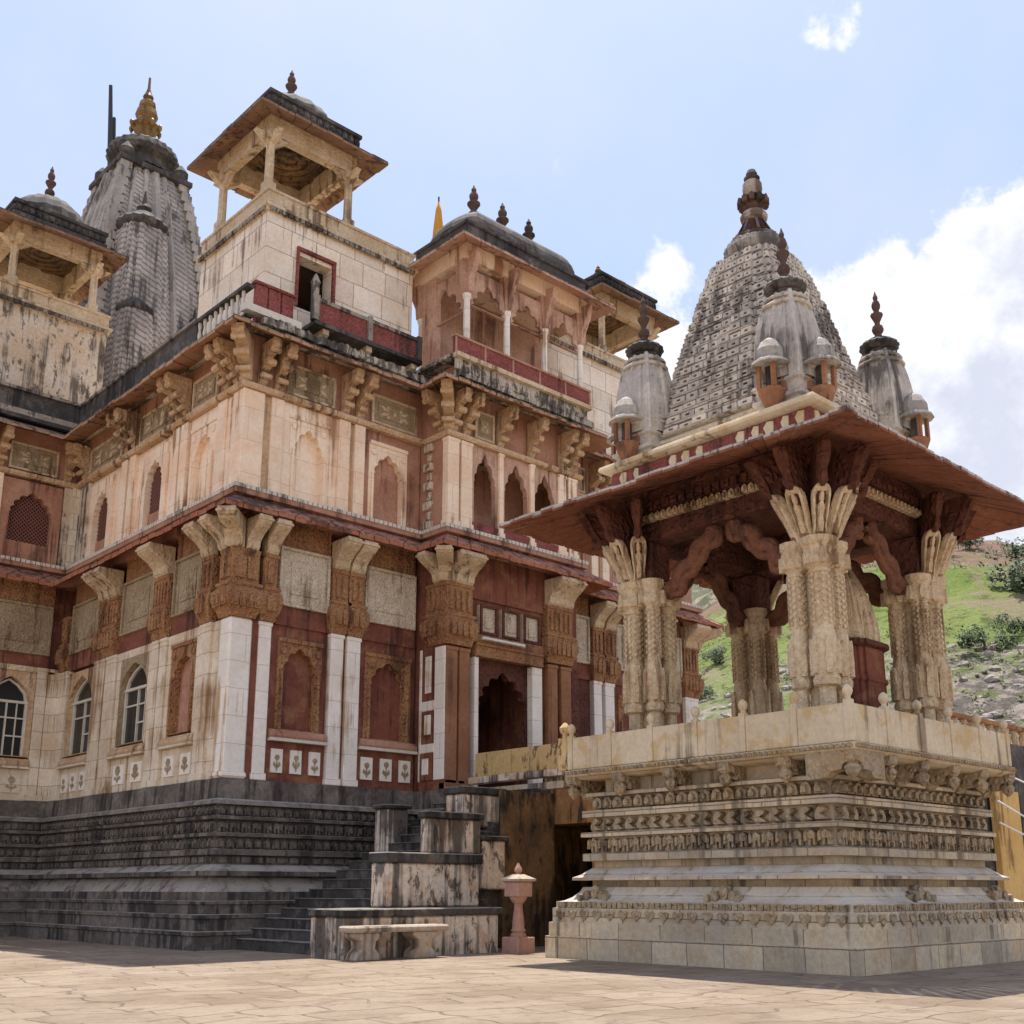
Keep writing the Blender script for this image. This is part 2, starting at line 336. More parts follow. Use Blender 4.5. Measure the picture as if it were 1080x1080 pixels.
# ------------------------------------------------------------------ frames of the temple's walls
R = Fr(12.14,22.3,(1,0),(0,-1))
Lf = Fr(12.14,22.3,(0,1),(-1,0))
W = Fr(12.14,32.0,(-1,0),(0,-1))
PF = Fr(17.57,21.27,(1,0),(0,-1))
PS = Fr(17.57,22.3,(0,-1),(-1,0))
q = 1/sqrt(2)
DC = Fr(12.14,22.3,(q,-q),(-q,-q))
R2 = Fr(22.5,22.3,(1,0),(0,-1))
XR = 29.1
PLAN = [(4,32.0),(12.14,32.0),(12.14,22.3),(17.57,22.3),(17.57,21.27),(22.5,21.27),(22.5,22.3),(XR,22.3),(XR,32.0),(37,32.0),(37,46),(4,46)]

temple = thing('temple_building','tall old Hindu temple with two arcaded storeys, rooftop pavilions and a grey curved tower','temple',(20,30,0))
T = temple

# plinth
mb = MB()
mb.mould(PLAN,[(.80,-.3),(.80,.27),(.84,.29),(.84,.36),(.64,.37),(.64,.60),(.68,.62),(.68,.69),(.50,.70),(.50,.88),(.54,.90),(.54,.96),(.44,.97),(.44,1.15),(.40,1.2),(.22,1.44),(.22,1.47),(.40,1.48),(.40,1.58),(.12,1.72),(.08,1.9),(.22,1.92),(.2,2.04),(.08,2.06),
    (.08,2.29),(.24,2.31),(.24,2.38),(.08,2.40),(.08,2.65),(.23,2.67),(.23,2.74),(.08,2.76),(.08,2.97),(.22,2.99),(.18,3.08),(.06,3.12),(.04,3.56),(-.3,3.57)])
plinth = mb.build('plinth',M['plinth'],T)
for f,u0,u1 in ((R,-.1,5.3),(Lf,-.1,9.55),(W,.15,7)):
    for z0_,z1_,n_,d_,p_,k_ in ((2.07,2.28,.07,.09,.22,'petal'),(2.41,2.64,.07,.10,.26,'beast'),(2.77,2.96,.07,.08,.2,'petal'),(1.76,1.88,.10,.06,.3,'box')):
        mb = MB(); teeth(mb,f,u0,u1,z0_,z1_,n_,d_,p_,k_); mb.build('frieze',M['plinth'],plinth)
# core walls
def wall_part(mat,name='wall'): pass
mb = MB()
LOW = [(4,32.3),(12.44,32.3),(12.44,22.6),(18.75,22.6),(18.75,31.8),(20.95,31.8),(20.95,22.6),(XR-.3,22.6),(XR-.3,32.3),(36.7,32.3),(36.7,45.7),(4.3,45.7)]
mb.mould(LOW,[(0,3.5),(0,10.2)]); 
UP = [(4,32.3),(12.44,32.3),(12.44,22.6),(XR-.3,22.6),(XR-.3,32.3),(36.7,32.3),(36.7,45.7),(4.3,45.7)]
mb.build('wall',M['red'],T)
mb = MB(); mb.mould(UP,[(0,10.21),(0,14.28)]); mb.build('wall',M['pink'],T)

def pilaster(f,u0,u1,z0,z1,mat,n1=0,n0=-.3,base=True):
    b = MB(); b.fbox(f,u0,u1,n0,n1,z0,z1)
    if base:
        b.fbox(f,u0-.03,u1+.03,n0,n1+.03,z0,z0+.16); b.fbox(f,u0-.02,u1+.02,n0,n1+.02,z1-.10,z1-.003)
    return b.build('pilaster',mat,T,bevel=.012)

def frect(f,u0,u1,n0,n1):
    pts = [f.p(u0,n0,0)[:2],f.p(u1,n0,0)[:2],f.p(u1,n1,0)[:2],f.p(u0,n1,0)[:2]]
    a = sum(pts[i][0]*pts[(i+1)%4][1]-pts[(i+1)%4][0]*pts[i][1] for i in range(4))
    return pts if a > 0 else pts[::-1]

def capital(f,u0,u1,corb=True,out=.6,z=7.2,mat='ochre',cm='corbel',n1=.0):
    b = MB(); pl = frect(f,u0,u1,-.3,n1)
    b.mould(pl,[(.03,z),(.05,z+.06),(.05,z+.10),(.10,z+.2),(.16,z+.42),(.15,z+.6),(.08,z+.7),(.11,z+.74),(.11,z+.8),(.04,z+.82),(.04,z+1.5),(.07,z+1.52),(.07,z+1.6)])
    k = max(1,int((u1-u0)/.16)); p_ = (u1-u0)/k
    for i in range(k):      # upright leaves of the cushion and carved shafts above it
        c = u0+p_*(i+.5)
        b.prism_uz(f,[(c-p_*.32,z+.22),(c+p_*.32,z+.22),(c+p_*.42,z+.5),(c,z+.66),(c-p_*.42,z+.5)],n1+.10,n1+.19)
        b.fbox(f,c-p_*.25,c+p_*.25,n1+.04,n1+.085,z+.9,z+1.42)
    o = b.build('capital',M[mat],T)
    if corb:
        c = MB(); um = (u0+u1)/2; w = (u1-u0)/2+.03
        zz0, zz1 = z+1.6, z+2.32
        c.prism_nz(f,[(-.1,zz0),(.08,zz0),(.13,zz0+.06),(.16,zz0+.2),(.30,zz0+.34),(.50*out/.6,zz0+.46),(out,zz0+.54),(out+.02,zz0+.6),(out+.02,zz1),(-.1,zz1)],um-w,um+w)
        c.fbox(f,um-w-.03,um+w+.03,out-.1,out+.05,zz1-.14,zz1-.07)
        c.build('bracket',M[cm],T,bevel=.02)
    return o

def frame_panel(f,u0,u1,z0,z1,mat,fm,n0=-.3,n1=-.08,name='frieze_panel',relief=True):
    b = MB(); t = .07
    b.fbox(f,u0,u1,n0,n1-.06,z0,z1,0)
    for a in ((u0,u1,z0,z0+t),(u0,u1,z1-t,z1),(u0,u0+t,z0+t,z1-t),(u1-t,u1,z0+t,z1-t)): b.fbox(f,a[0],a[1],n1-.06,n1,a[2],a[3],1)
    if relief:
        m_ = .18*min(u1-u0,z1-z0)
        b.fbox(f,u0+t+m_,u1-t-m_,n1-.06,n1-.03,z0+t+m_,z1-t-m_,0)
        uc, zc_ = (u0+u1)/2, (z0+z1)/2; hw, hh = (u1-u0)/2-t-m_-.03, (z1-z0)/2-t-m_-.03
        if hw > .12 and hh > .1:
            r_ = min(hw,hh)*.42
            b.prism_uz(f,[(uc+r_*(1 if k_%2 else .7)*cos(pi*k_/8),zc_+r_*(1 if k_%2 else .7)*sin(pi*k_/8)) for k_ in range(16)],n1-.03,n1-.012,1)
            for sx in (-1,1):
                for sz in (-1,1):
                    x_, y_ = uc+sx*hw*.62, zc_+sz*hh*.5
                    b.prism_uz(f,[(x_-sx*hw*.3,y_-sz*hh*.42),(x_+sx*hw*.1,y_-sz*hh*.3),(x_+sx*hw*.34,y_+sz*hh*.42),(x_-sx*hw*.05,y_+sz*hh*.2)],n1-.03,n1-.014,1)
                    b.prism_uz(f,[(x_+hw*.12*cos(a_)-sx*hw*.2,y_+hw*.12*sin(a_)+sz*hh*.3) for a_ in [pi/3*k_ for k_ in range(6)]],n1-.03,n1-.012,1)
    return b.build(name,[M[mat],M[fm]],T,bevel=.008)

def niche(f,u0,u1,z0,z1,fm,bm_,n0=-.3,n1=-.08,frac=.62,zs=.6,lobes=5,name='niche',back=True):
    w = (u1-u0)*frac/2; c = (u0+u1)/2; h = z1-z0
    b = MB(); b.archplate(f,u0,u1,z0,z1,c-w,c+w,z0+.02,z0+h*zs,z0+h*(zs+.27),n0,n1,0,lobes,.13)
    for s_ in (-1,1):
        b.fbox(f,c+s_*(w+.06)-.035,c+s_*(w+.06)+.035,n1,n1+.05,z0,z0+h*zs)           # engaged shafts
        b.prism_uz(f,[(c+s_*w*1.05+.09*cos(a),z0+h*.87+.09*sin(a)) for a in [pi/4*i for i in range(8)]],n1,n1+.04)   # rosettes
    b.fbox(f,u0,u1,n1,n1+.04,z1-.09,z1)
    o = b.build(name,M[fm],T)
    if back:
        k = MB(); k.fbox(f,u0+.01,u1-.01,n0-.02,n0+.03,z0,z1); 
        kb = k.build('back_panel',M[bm_],o)
    return o

def jali(f,u0,u1,z0,z1,fm,frac=.6,n0=-.3,n1=-.06):
    w = (u1-u0)*frac/2; c = (u0+u1)/2; h = z1-z0
    b = MB(); b.archplate(f,u0,u1,z0,z1,c-w,c+w,z0+.02,z0+h*.58,z0+h*.86,n0,n1,0,7,.13)
    o = b.build('window',M[fm],T)
    lp = MB(); lp.fbox(f,c-w-.02,c+w+.02,n0-.01,n0+.1,z0,z0+h*.24); lp.build('lower_panel',M['pink'],o)
    k = MB(); k.fbox(f,u0+.02,u1-.02,n0-.02,n0+.01,z0,z1); k.build('opening',M['glass'],o)
    l = MB(); st = .115
    zz0, zz1 = z0+h*.2, z0+h*.88
    for s_ in (-1,1):
        d = -(zz1-zz0)
        while d < 2*w+.2:
            pts = []
            for uu in (max(0,d),min(2*w,d+(zz1-zz0))):
                zz = (uu-d) if s_ > 0 else (zz1-zz0)-(uu-d)
                pts.append((c-w+uu, zz0+zz))
            if abs(pts[0][0]-pts[1][0]) > .02:
                (ua,za),(ub,zb) = pts; l.prism_uz(f,[(ua-.022,za),(ua+.022,za),(ub+.022,zb),(ub-.022,zb)],n0+.04+(.012 if s_>0 else 0),n0+.062+(.012 if s_>0 else 0))
            d += st
    l.build('lattice',M['jali'],o)
    return o

def glazed(f,u0,u1,z0,z1,fm,frac=.72,n0=-.3,n1=-.06):
    w = (u1-u0)*frac/2; c = (u0+u1)/2; h = z1-z0
    b = MB(); b.archplate(f,u0,u1,z0,z1,c-w,c+w,z0+.02,z0+h*.62,z0+h*.93,n0,n1,0,0,0,.3)
    o = b.build('window',M[fm],T)
    k = MB(); k.fbox(f,u0+.02,u1-.02,n0-.02,n0+.03,z0,z1); k.build('pane',M['glass'],o)
    g = MB(); t = .035; y0, y1 = n0+.03, n0+.09
    zs = z0+h*.64
    g.fbox(f,c-w,c+w,y0,y1+.02,zs-t,zs+t)
    g.fbox(f,c-w,c-w+2*t,y0,y1,z0+.03,zs-t); g.fbox(f,c+w-2*t,c+w,y0,y1,z0+.03,zs-t)
    g.fbox(f,c-.02,c+.02,y0,y1,z0+.03,zs-t); g.fbox(f,c-w+2*t,c+w-2*t,y0,y1-.01,z0+h*.45-.02,z0+h*.45+.02); g.fbox(f,c-w+2*t,c-.02,y0,y1-.01,z0+h*.24-.02,z0+h*.24+.02)
    g.fbox(f,c-w*.5-.015,c-w*.5+.015,y0,y1-.015,z0+.03,zs-t)
    pts = [(c-w+.02,zs+t),(c-w*.86,zs+h*.12),(c-w*.45,zs+h*.21),(c,zs+h*.27),(c+w*.45,zs+h*.21),(c+w*.86,zs+h*.12),(c+w-.02,zs+t)]
    for a,b_ in zip(pts,pts[1:]):
        g.prism_uz(f,[(a[0],a[1]-.0),(b_[0],b_[1]),(b_[0]+(c-b_[0])*.12,b_[1]-.05),(a[0]+(c-a[0])*.12,a[1]-.05)],y0,y1)
    g.build('window_frame',M['whitepaint'],o)
    return o

def dado(f,u0,u1,z0,z1,bm_,pm,k,n1=-.1):
    b = MB(); b.fbox(f,u0,u1,-.3,n1,z0,z1,0)
    p = (u1-u0)/k
    for i in range(k):
        c = u0+p*(i+.5); w = p*.30; hz0, hz1 = z0+.2, z1-.16
        b.fbox(f,c-w,c+w,n1,n1+.035,hz0,hz1,1)
        zm = (hz0+hz1)/2+random.uniform(-.03,.02); hh = (hz1-hz0)*random.uniform(.85,1.05)
        b.fbox(f,c-.012,c+.012,n1+.035,n1+.05,hz0+.1*hh,zm+.1*hh,2)
        b.prism_uz(f,[(c+w*.42*cos(a_),zm+.2*hh+w*.42*sin(a_)) for a_ in [pi/3*k_ for k_ in range(6)]],n1+.035,n1+.055,2)
        for s_ in (-1,1): b.prism_uz(f,[(c+s_*.015,hz0+.2*hh),(c+s_*w*.65,hz0+.34*hh),(c+s_*w*.5,hz0+.5*hh),(c+s_*.015,hz0+.36*hh)],n1+.035,n1+.05,2)
    return b.build('dado',[M[bm_],M[pm],M['panel']],T)

def sill(f,u0,u1,z,mat='pink',top='whitepaint',n=.03):
    b = MB(); b.prism_nz(f,[(-.3,z),(n,z),(n+.02,z+.05),(n,z+.12),(n-.06,z+.2),(-.3,z+.2)],u0,u1,0); b.fbox(f,u0,u1,-.3,n+.04,z-.07,z-.003,1)
    return b.build('sill',[M[mat],M[top]],T)

def infill(f,u0,u1,z0,z1,mat,n1=-.13):
    b = MB(); b.fbox(f,u0,u1,-.3,n1,z0,z1); return b.build('wall_panel',M[mat],T)

Z0 = 3.57
# ---- lower storey, sunny-side face with red bays
def lower_red_bay(f,u0,u1):
    infill(f,u0,u0+.16,4.76,7.2,'red'); infill(f,u1-.16,u1,4.76,7.2,'red'); infill(f,u0+.16,u1-.16,6.9,7.2,'red',-.12)
    niche(f,u0+.16,u1-.16,4.76,6.9,'ochre','red',frac=.74,zs=.64)
    sill(f,u0,u1,4.55); dado(f,u0,u1,Z0,4.47,'red','marble',3)
def lower_zone(f,u0,u1,fm='relief'):
    infill(f,u0,u1,7.2,7.66,'red',-.07); frame_panel(f,u0+.03,u1-.03,7.66,9.1,fm,fm,n1=.0); infill(f,u0,u1,9.1,9.75,'ochre',-.08)

b = MB(); b.box(12.14,12.73,22.3,22.76,Z0,7.2); b.box(12.10,12.76,22.26,22.79,Z0,Z0+.16); b.build('pilaster',M['marble'],T,bevel=.05)
pilaster(R,.77,1.09,Z0,7.2,M['marble'],-.03); infill(R,.59,.77,Z0,7.2,'red',-.07); infill(R,1.09,1.16,Z0,7.2,'red',-.1)
lower_red_bay(R,1.16,2.68); pilaster(R,2.72,3.08,Z0,7.2,M['marble']); pilaster(R,3.19,3.58,Z0,7.2,M['marble']); infill(R,3.08,3.19,Z0,7.2,'red',-.1)
lower_red_bay(R,3.62,5.36)
lower_zone(R,1.2,2.66); lower_zone(R,3.66,5.3)
for u0,u1 in ((2.72,3.08),(3.2,3.56),(.78,1.09)): capital(R,u0,u1)
# corner capital: one wide cushion wrapping the corner, a fan of five corbels
b = MB(); pl = rect(12.14,12.73,22.3,22.76); z = 7.2
b.mould(pl,[(.03,z),(.06,z+.1),(.11,z+.2),(.19,z+.42),(.18,z+.6),(.08,z+.7),(.12,z+.74),(.12,z+.8),(.05,z+.82),(.05,z+1.5),(.08,z+1.6)])
teeth(b,R,-.1,.65,7.42,7.85,.12,.08,.17,'petal'); teeth(b,Lf,-.1,.55,7.42,7.85,.12,.08,.17,'petal'); teeth(b,R,0,.6,8.1,8.65,.04,.06,.2,'box'); teeth(b,Lf,0,.46,8.1,8.65,.04,.06,.2,'box')
b.build('capital',M['ochre'],T)
def lone_corbel(f,u,w,z0=8.8,z1=9.52,out=.62,mat='corbel'):
    c = MB(); c.prism_nz(f,[(-.1,z0),(.08,z0),(.13,z0+.06),(.16,z0+.2),(.30,z0+.34),(.5*out/.6,z0+.46),(out,z0+.54),(out+.02,z0+.6),(out+.02,z1),(-.1,z1)],u-w/2,u+w/2)
    c.fbox(f,u-w/2-.03,u+w/2+.03,out-.1,out+.05,z1-.14,z1-.07); return c.build('bracket',M[mat],T,bevel=.02)
lone_corbel(DC,0,.42,out=.8); lone_corbel(R,.42,.34); lone_corbel(Lf,.40,.34)
# ---- lower storey, the long side face
pilaster(Lf,.9,1.39,Z0,7.2,M['aged']); infill(Lf,.46,.9,Z0,7.2,'aged',-.09)
pilaster(Lf,3.1,3.43,Z0,7.2,M['aged']); pilaster(Lf,3.5,3.85,Z0,7.2,M['aged']); pilaster(Lf,5.95,6.55,Z0,7.2,M['aged']); pilaster(Lf,6.65,7.3,Z0,7.2,M['aged']); pilaster(Lf,9.15,9.7,Z0,7.2,M['aged'])
infill(Lf,6.55,6.65,Z0,7.2,'aged',-.12)
b = MB(); b.fbox(Lf,1.42,1.62,-.3,-.06,4.6,7.2); b.fbox(Lf,2.9,3.08,-.3,-.06,4.6,7.2); b.fbox(Lf,1.62,2.9,-.3,-.06,6.95,7.2); b.build('wall_panel',M['aged'],T)
niche(Lf,1.62,2.9,4.76,6.95,'ochre','pink',frac=.72,zs=.62)
sill(Lf,1.42,3.08,4.5,'orange','aged'); dado(Lf,1.42,3.08,Z0,4.42,'aged','marble',2)
b = MB(); b.fbox(Lf,3.88,4.095,-.3,-.06,4.6,7.2); b.fbox(Lf,5.705,5.92,-.3,-.06,4.6,7.2); b.fbox(Lf,4.1,5.7,-.3,-.06,7.005,7.2); b.build('wall_panel',M['aged'],T)
glazed(Lf,4.1,5.7,4.76,7.0,'panel',.97); sill(Lf,3.88,5.92,4.5,'orange','aged'); dado(Lf,3.88,5.92,Z0,4.42,'aged','marble',2)
glazed(Lf,7.35,9.1,4.76,7.1,'orange',.9); sill(Lf,7.33,9.13,4.5,'orange','aged'); dado(Lf,7.33,9.13,Z0,4.42,'aged','marble',3)
for u0,u1 in ((.95,1.35),(3.15,3.8),(6.1,7.1)): capital(Lf,u0,u1)
capital(Lf,9.3,9.65,False)
for u0,u1 in ((1.5,3.0),(3.98,5.9),(7.3,9.2)): lower_zone(Lf,u0,u1,'panel')
# ---- lower storey, wing
for za_,zb_ in ((Z0,7.2),(10.32,12.76)): b = MB(); b.box(12.0,12.2,31.9,32.2,za_,zb_); b.build('wall_panel',M['aged'],T)
pilaster(W,0.02,.3,Z0,7.3,M['aged'],-.02); pilaster(W,.32,.6,Z0,7.3,M['aged'])
glazed(W,.62,1.95,4.76,7.15,'orange',.84); sill(W,.6,2.2,4.5,'orange','aged'); dado(W,.6,2.2,Z0,4.42,'aged','aged',2); pilaster(W,1.97,2.5,Z0,7.3,M['aged']); dado(W,2.5,6,Z0,4.42,'aged','aged',4); infill(W,2.5,6,4.42,7.3,'aged')
lower_zone(W,.3,2.1,'panel'); lower_zone(W,2.2,5,'panel'); infill(W,0,2.2,7.15,7.3,'corbel',-.02)
# ---- porch, lower storey
b = MB(); b.box(17.57,18.22,21.27,22.6,Z0,3.8); b.box(17.575,18.2,21.40,22.6,3.8,9.7); b.build('wall',M['red'],T)
pilaster(PF,.03,.40,Z0,7.15,M['brown'],0,-.2); pilaster(PF,.47,.80,Z0,7.15,M['brown'],0,-.2); infill(PF,.40,.47,Z0,7.15,'darkred',-.1); 
b = MB(); b.fbox(PS,.62,1.02,-.02,.015,3.81,7.14); b.fbox(PS,.0,.1,-.2,.01,3.8,7.15); b.fbox(PS,.1,.62,-.2,.012,5.55,5.8); b.fbox(PS,.1,.62,-.2,.012,4.5,4.72); b.fbox(PS,.12,.6,-.2,.05,Z0+.235,4.49,1)
b.fbox(PS,.24,.48,-.1,.02,6.0,6.95); b.fbox(PS,.24,.48,-.1,.02,4.95,5.45); b.fbox(PS,.24,.48,-.1,.08,3.95,4.35); b.build('side_panel',[M['marble'],M['red']],T,bevel=.01)
b = MB(); b.fbox(PF,.80,1.16,-1.3,-.25,Z0,7.15); b.fbox(PF,3.42,4.9,-1.3,-.25,Z0,7.15); b.fbox(PF,.2,4.9,-1.2,-.16,7.16,9.7); b.fbox(PF,.8,4.9,-1.3,.4,Z0-.05,Z0+.04); b.build('wall',M['red'],T)
# door: white jambs, ochre lintel, cusped arch, a pale leaf folded open inside
b = MB(); b.archplate(PF,1.13,3.4,Z0+.04,7.1,1.3,3.05,Z0+.05,5.8,6.75,-.45,-.25,0,7,.15); door = b.build('doorway',M['darkred'],T)
for ua,ub in ((1.0,1.14),(3.05,3.42)): b = MB(); b.fbox(PF,ua,ub,-.25,-.04,Z0+.05,7.0); b.build('jamb',M['marble'],door,bevel=.01)
b = MB(); b.fbox(PF,1.0,3.42,-.2,.02,7.02,7.3); b.fbox(PF,1.0,3.42,-.1,.06,7.3,7.36); b.build('lintel',M['ochre'],door)
pilaster(PF,3.62,3.97,Z0,7.15,M['brown'],0,-.3); pilaster(PF,4.12,4.5,Z0,7.15,M['brown'],0,-.3); infill(PF,3.97,4.12,Z0,7.15,'darkred',-.12); pilaster(PF,4.6,4.9,Z0,7.15,M['darkred'],-.1,-.5)
capital(PF,.02,.80); capital(PF,3.6,4.5)
lone_corbel(PF,.1,.3); lone_corbel(Fr(17.57,21.27,(q,-q),(-q,-q)),0,.4,out=.78); lone_corbel(PS,.75,.32)
capital(PS,.3,.9,False)
for i in range(3): frame_panel(PF,1.15+.78*i,1.75+.78*i,7.62,8.4,'relief','darkred',n0=-.2,n1=.02)
infill(PF,.85,3.6,8.55,9.72,'red',-.1); infill(PF,.85,3.6,7.38,7.6,'ochre',.0)
# ---- right of the porch
pilaster(R2,1.6,1.95,Z0,7.2,M['marble']); pilaster(R2,2.1,2.5,Z0,7.2,M['marble']); capital(R2,1.6,1.95); capital(R2,2.1,2.5)
lower_red_bay(R2,2.6,4.2); lower_zone(R2,2.6,4.2); infill(R2,0,1.55,Z0,7.2,'darkred'); lower_zone(R2,.1,1.5)
pilaster(R2,4.4,4.8,Z0,7.2,M['marble']); pilaster(R2,5.9,6.55,Z0,7.2,M['marble']); capital(R2,4.4,4.8); capital(R2,5.9,6.55); infill(R2,4.8,5.9,Z0,7.2,'red'); lower_zone(R2,4.85,5.85)
lone_corbel(Fr(XR,22.3,(q,q),(q,-q)),0,.4,out=.8)

# ---- first-floor eave with its bead course
b = MB(); eave(b,PLAN,.66,9.96,9.54,sides=range(0,9),jit=.02,t=.09); b.build('eave',[M['eave'],M['eavered']],T)
b = MB(); b.mould(PLAN,[(-.3,9.74),(.02,9.74),(.02,10.06),(.16,10.08),(.16,10.2),(-.3,10.2)]); course = b.build('string_course',M['pink'],T)
for f,u0,u1 in ((R,-.2,5.3),(Lf,-.2,9.6),(W,.2,7.5),(PF,-.2,5.1),(PS,.1,1.1),(R2,.2,6.8)):
    b = MB(); teeth(b,f,u0,u1,10.2,10.3,-.02,.2,.14,'box'); b.build('bead_course',M['palestone'],course)
# ---- upper storey
Z1, Z2 = 10.32, 12.76
b = MB(); b.box(12.14,12.72,22.3,22.8,Z1,Z2); b.build('pilaster',M['cream'],T,bevel=.02)
for u0,u1,n in ((.78,1.12,-.02),(2.72,3.06,0),(3.2,3.52,0)): pilaster(R,u0,u1,Z1,Z2,M['cream'],n,base=False)
infill(R,.58,.78,Z1,Z2,'orange',-.1); infill(R,3.06,3.2,Z1,Z2,'orange',-.12)
infill(R,1.12,1.3,Z1,Z2,'cream',-.08); infill(R,2.5,2.72,Z1,Z2,'cream',-.08); infill(R,1.3,2.5,12.5,Z2,'cream',-.08)
niche(R,1.3,2.5,Z1,12.5,'cream','cream',frac=.66,zs=.6,n1=-.1)
niche(R,3.72,4.95,Z1,12.5,'cream','pink',frac=.74,zs=.6,n1=-.1); infill(R,3.52,3.72,Z1,Z2,'pink'); infill(R,4.95,5.4,Z1,Z2,'pink'); infill(R,3.72,4.95,12.5,Z2,'pink')
pilaster(Lf,.85,1.3,Z1,Z2,M['cream'],-.02,base=False); infill(Lf,.5,.85,Z1,Z2,'cream',-.07)
niche(Lf,1.35,2.75,Z1,12.5,'cream','cream',frac=.66,zs=.6,n1=-.1); infill(Lf,1.3,2.8,12.5,Z2,'cream',-.08)
pilaster(Lf,2.8,3.15,Z1,Z2,M['cream'],base=False); pilaster(Lf,3.25,3.6,Z1,Z2,M['cream'],base=False); infill(Lf,3.15,3.25,Z1,Z2,'orange',-.12)
jali(Lf,3.95,5.4,Z1,12.6,'cream',.66); infill(Lf,3.6,3.95,Z1,Z2,'cream'); infill(Lf,5.4,5.8,Z1,Z2,'cream'); infill(Lf,3.95,5.4,12.6,Z2,'cream')
pilaster(Lf,5.8,6.15,Z1,Z2,M['cream'],base=False); pilaster(Lf,6.3,6.65,Z1,Z2,M['cream'],base=False); infill(Lf,6.15,6.3,Z1,Z2,'orange',-.12); infill(Lf,6.65,7.2,Z1,Z2,'cream')
jali(Lf,7.2,8.8,Z1,12.6,'cream',.62); infill(Lf,7.2,8.8,12.6,Z2,'cream'); pilaster(Lf,8.8,9.2,Z1,Z2,M['stainwall'],base=False); pilaster(Lf,9.35,9.7,Z1,Z2,M['stainwall'],-.05,base=False)
pilaster(W,.05,.35,Z1,Z2,M['stainwall'],base=False); jali(W,.38,2.1,Z1,12.7,'pink',.70); pilaster(W,2.1,2.4,Z1,Z2,M['cream'],base=False); pilaster(W,2.5,2.9,Z1,Z2,M['cream'],base=False); infill(W,2.9,6,Z1,Z2,'cream')
# porch upper storey: arcade
b = MB(); b.box(17.57,17.75,21.5,22.6,Z1,Z2+1.4); b.box(22.35,22.5,21.3,22.6,Z1,Z2+1.4); b.box(17.76,22.34,21.42,22.6,12.95,14.1); b.box(17.6,22.45,21.3,22.6,10.1,Z1-.002); b.build('wall',M['pink'],T)
b = MB()
for i in range(9): b.fbox(PS,.08+.1*(i%2),.42-.06*(i%2),-.1,.10-.05*(i%2),Z1+.02+i*.27,Z1+.24+i*.27)
b.build('quoin',M['stainwall'],T,bevel=.02)
pilaster(PF,.0,.38,Z1,Z2,M['cream'],0,-.25,base=True); pilaster(PF,.46,.84,Z1,Z2,M['cream'],0,-.25,base=True)
for u0,u1 in ((.86,1.78),(1.96,2.98),(3.1,4.06)):
    b = MB(); c=(u0+u1)/2; w=(u1-u0)*.42
    b.archplate(PF,u0,u1,Z1,12.76,c-w,c+w,Z1+.02,11.75,12.6,-.22,-.06,0,5,.14,.45); b.build('arch',M['rosy'],T)
for u in (1.87,3.04): pilaster(PF,u-.08,u+.08,Z1,Z2,M['cream'],0.02,-.25,base=True)
pilaster(PF,4.08,4.4,Z1,Z2,M['cream'],0,-.25); pilaster(PF,4.5,4.85,Z1,Z2,M['cream'],0,-.25)
b = MB(); b.box(18.9,19.35,22.55,22.62,10.6,11.7); b.box(20.3,20.6,22.55,22.62,Z1,11.2); b.build('opening',M['glass'],T)
b = MB(); b.fbox(PF,.85,4.1,-.2,-.03,Z1,Z1+.28); b.build('balustrade',M['redslab'],T)
infill(R2,.05,6.6,Z1,Z2,'pink'); pilaster(R2,1.6,1.9,Z1,Z2,M['cream'],base=False); pilaster(R2,2.1,2.4,Z1,Z2,M['cream'],base=False)
jali(R2,.35,1.5,Z1,12.6,'pink')
# cap moulding, frieze panels, corbels, second eave
b = MB(); b.mould(PLAN,[(-.3,12.77),(.05,12.77),(.09,12.82),(.09,12.9),(-.3,12.92)]); b.build('cornice',M['orange'],T)
b = MB(); b.mould(PLAN,[(-.3,12.93),(-.12,12.93),(-.12,14.25),(-.3,14.25)]); b.build('frieze',M['pink'],T)
for f,l in ((R,((1.2,2.6),(3.72,5.2))),(Lf,((1.4,2.7),(3.75,5.7),(6.8,9.0))),(W,((.6,2.0),(2.9,4.6))),(PF,((.95,1.65),(4.2,4.7))),(R2,((.2,1.4),(2.6,4.2)))):
    for u0,u1 in l: frame_panel(f,u0,u1,12.98,13.8,'panel','corbel',n0=-.2,n1=-.02)
def ucorbel(f,u,w=.22,out=.6,z0=12.95,z1=13.98,mat='orange'):
    c = MB(); c.prism_nz(f,[(n-.1,z) for n,z in corbel_prof(z0,z1,out+.1)],u-w/2,u+w/2)
    for kx,kz,kr in ((.46,.5,.09),(.8,.74,.08),(.2,.2,.07)):
        n_, z_ = out*kx, z0+(z1-z0)*kz
        c.prism_nz(f,[(n_+kr*cos(a),z_+kr*sin(a)) for a in [pi/4*i for i in range(8)]],u-w/2-.03,u+w/2+.03)
    return c.build('bracket',M[mat],T,bevel=.012)
ucorbel(DC,0,.3,.85)
for u in (.5,.95): ucorbel(R,u); ucorbel(Lf,u-.05)
for u in (2.9,3.36): ucorbel(R,u)
for u in (3.0,3.42,5.98,6.46,9.3): ucorbel(Lf,u)
for u in (.3,2.25,2.7): ucorbel(W,u)
for u in (.2,.65,1.87,3.04,4.25,4.68): ucorbel(PF,u)
ucorbel(Fr(17.57,21.27,(q,-q),(-q,-q)),0,.28,.85); ucorbel(PS,.7)
for u in (1.75,2.25,4.6,6.2): ucorbel(R2,u)
b = MB(); eave(b,PLAN,.86,14.3,13.9,sides=range(0,9),jit=.025); b.build('eave',[M['browneave'],M['eavetop']],T)
# terrace
b = MB(); b.mould(PLAN,[(-.05,14.3),(-.05,14.42)]); b.build('terrace',M['stainwall'],T)
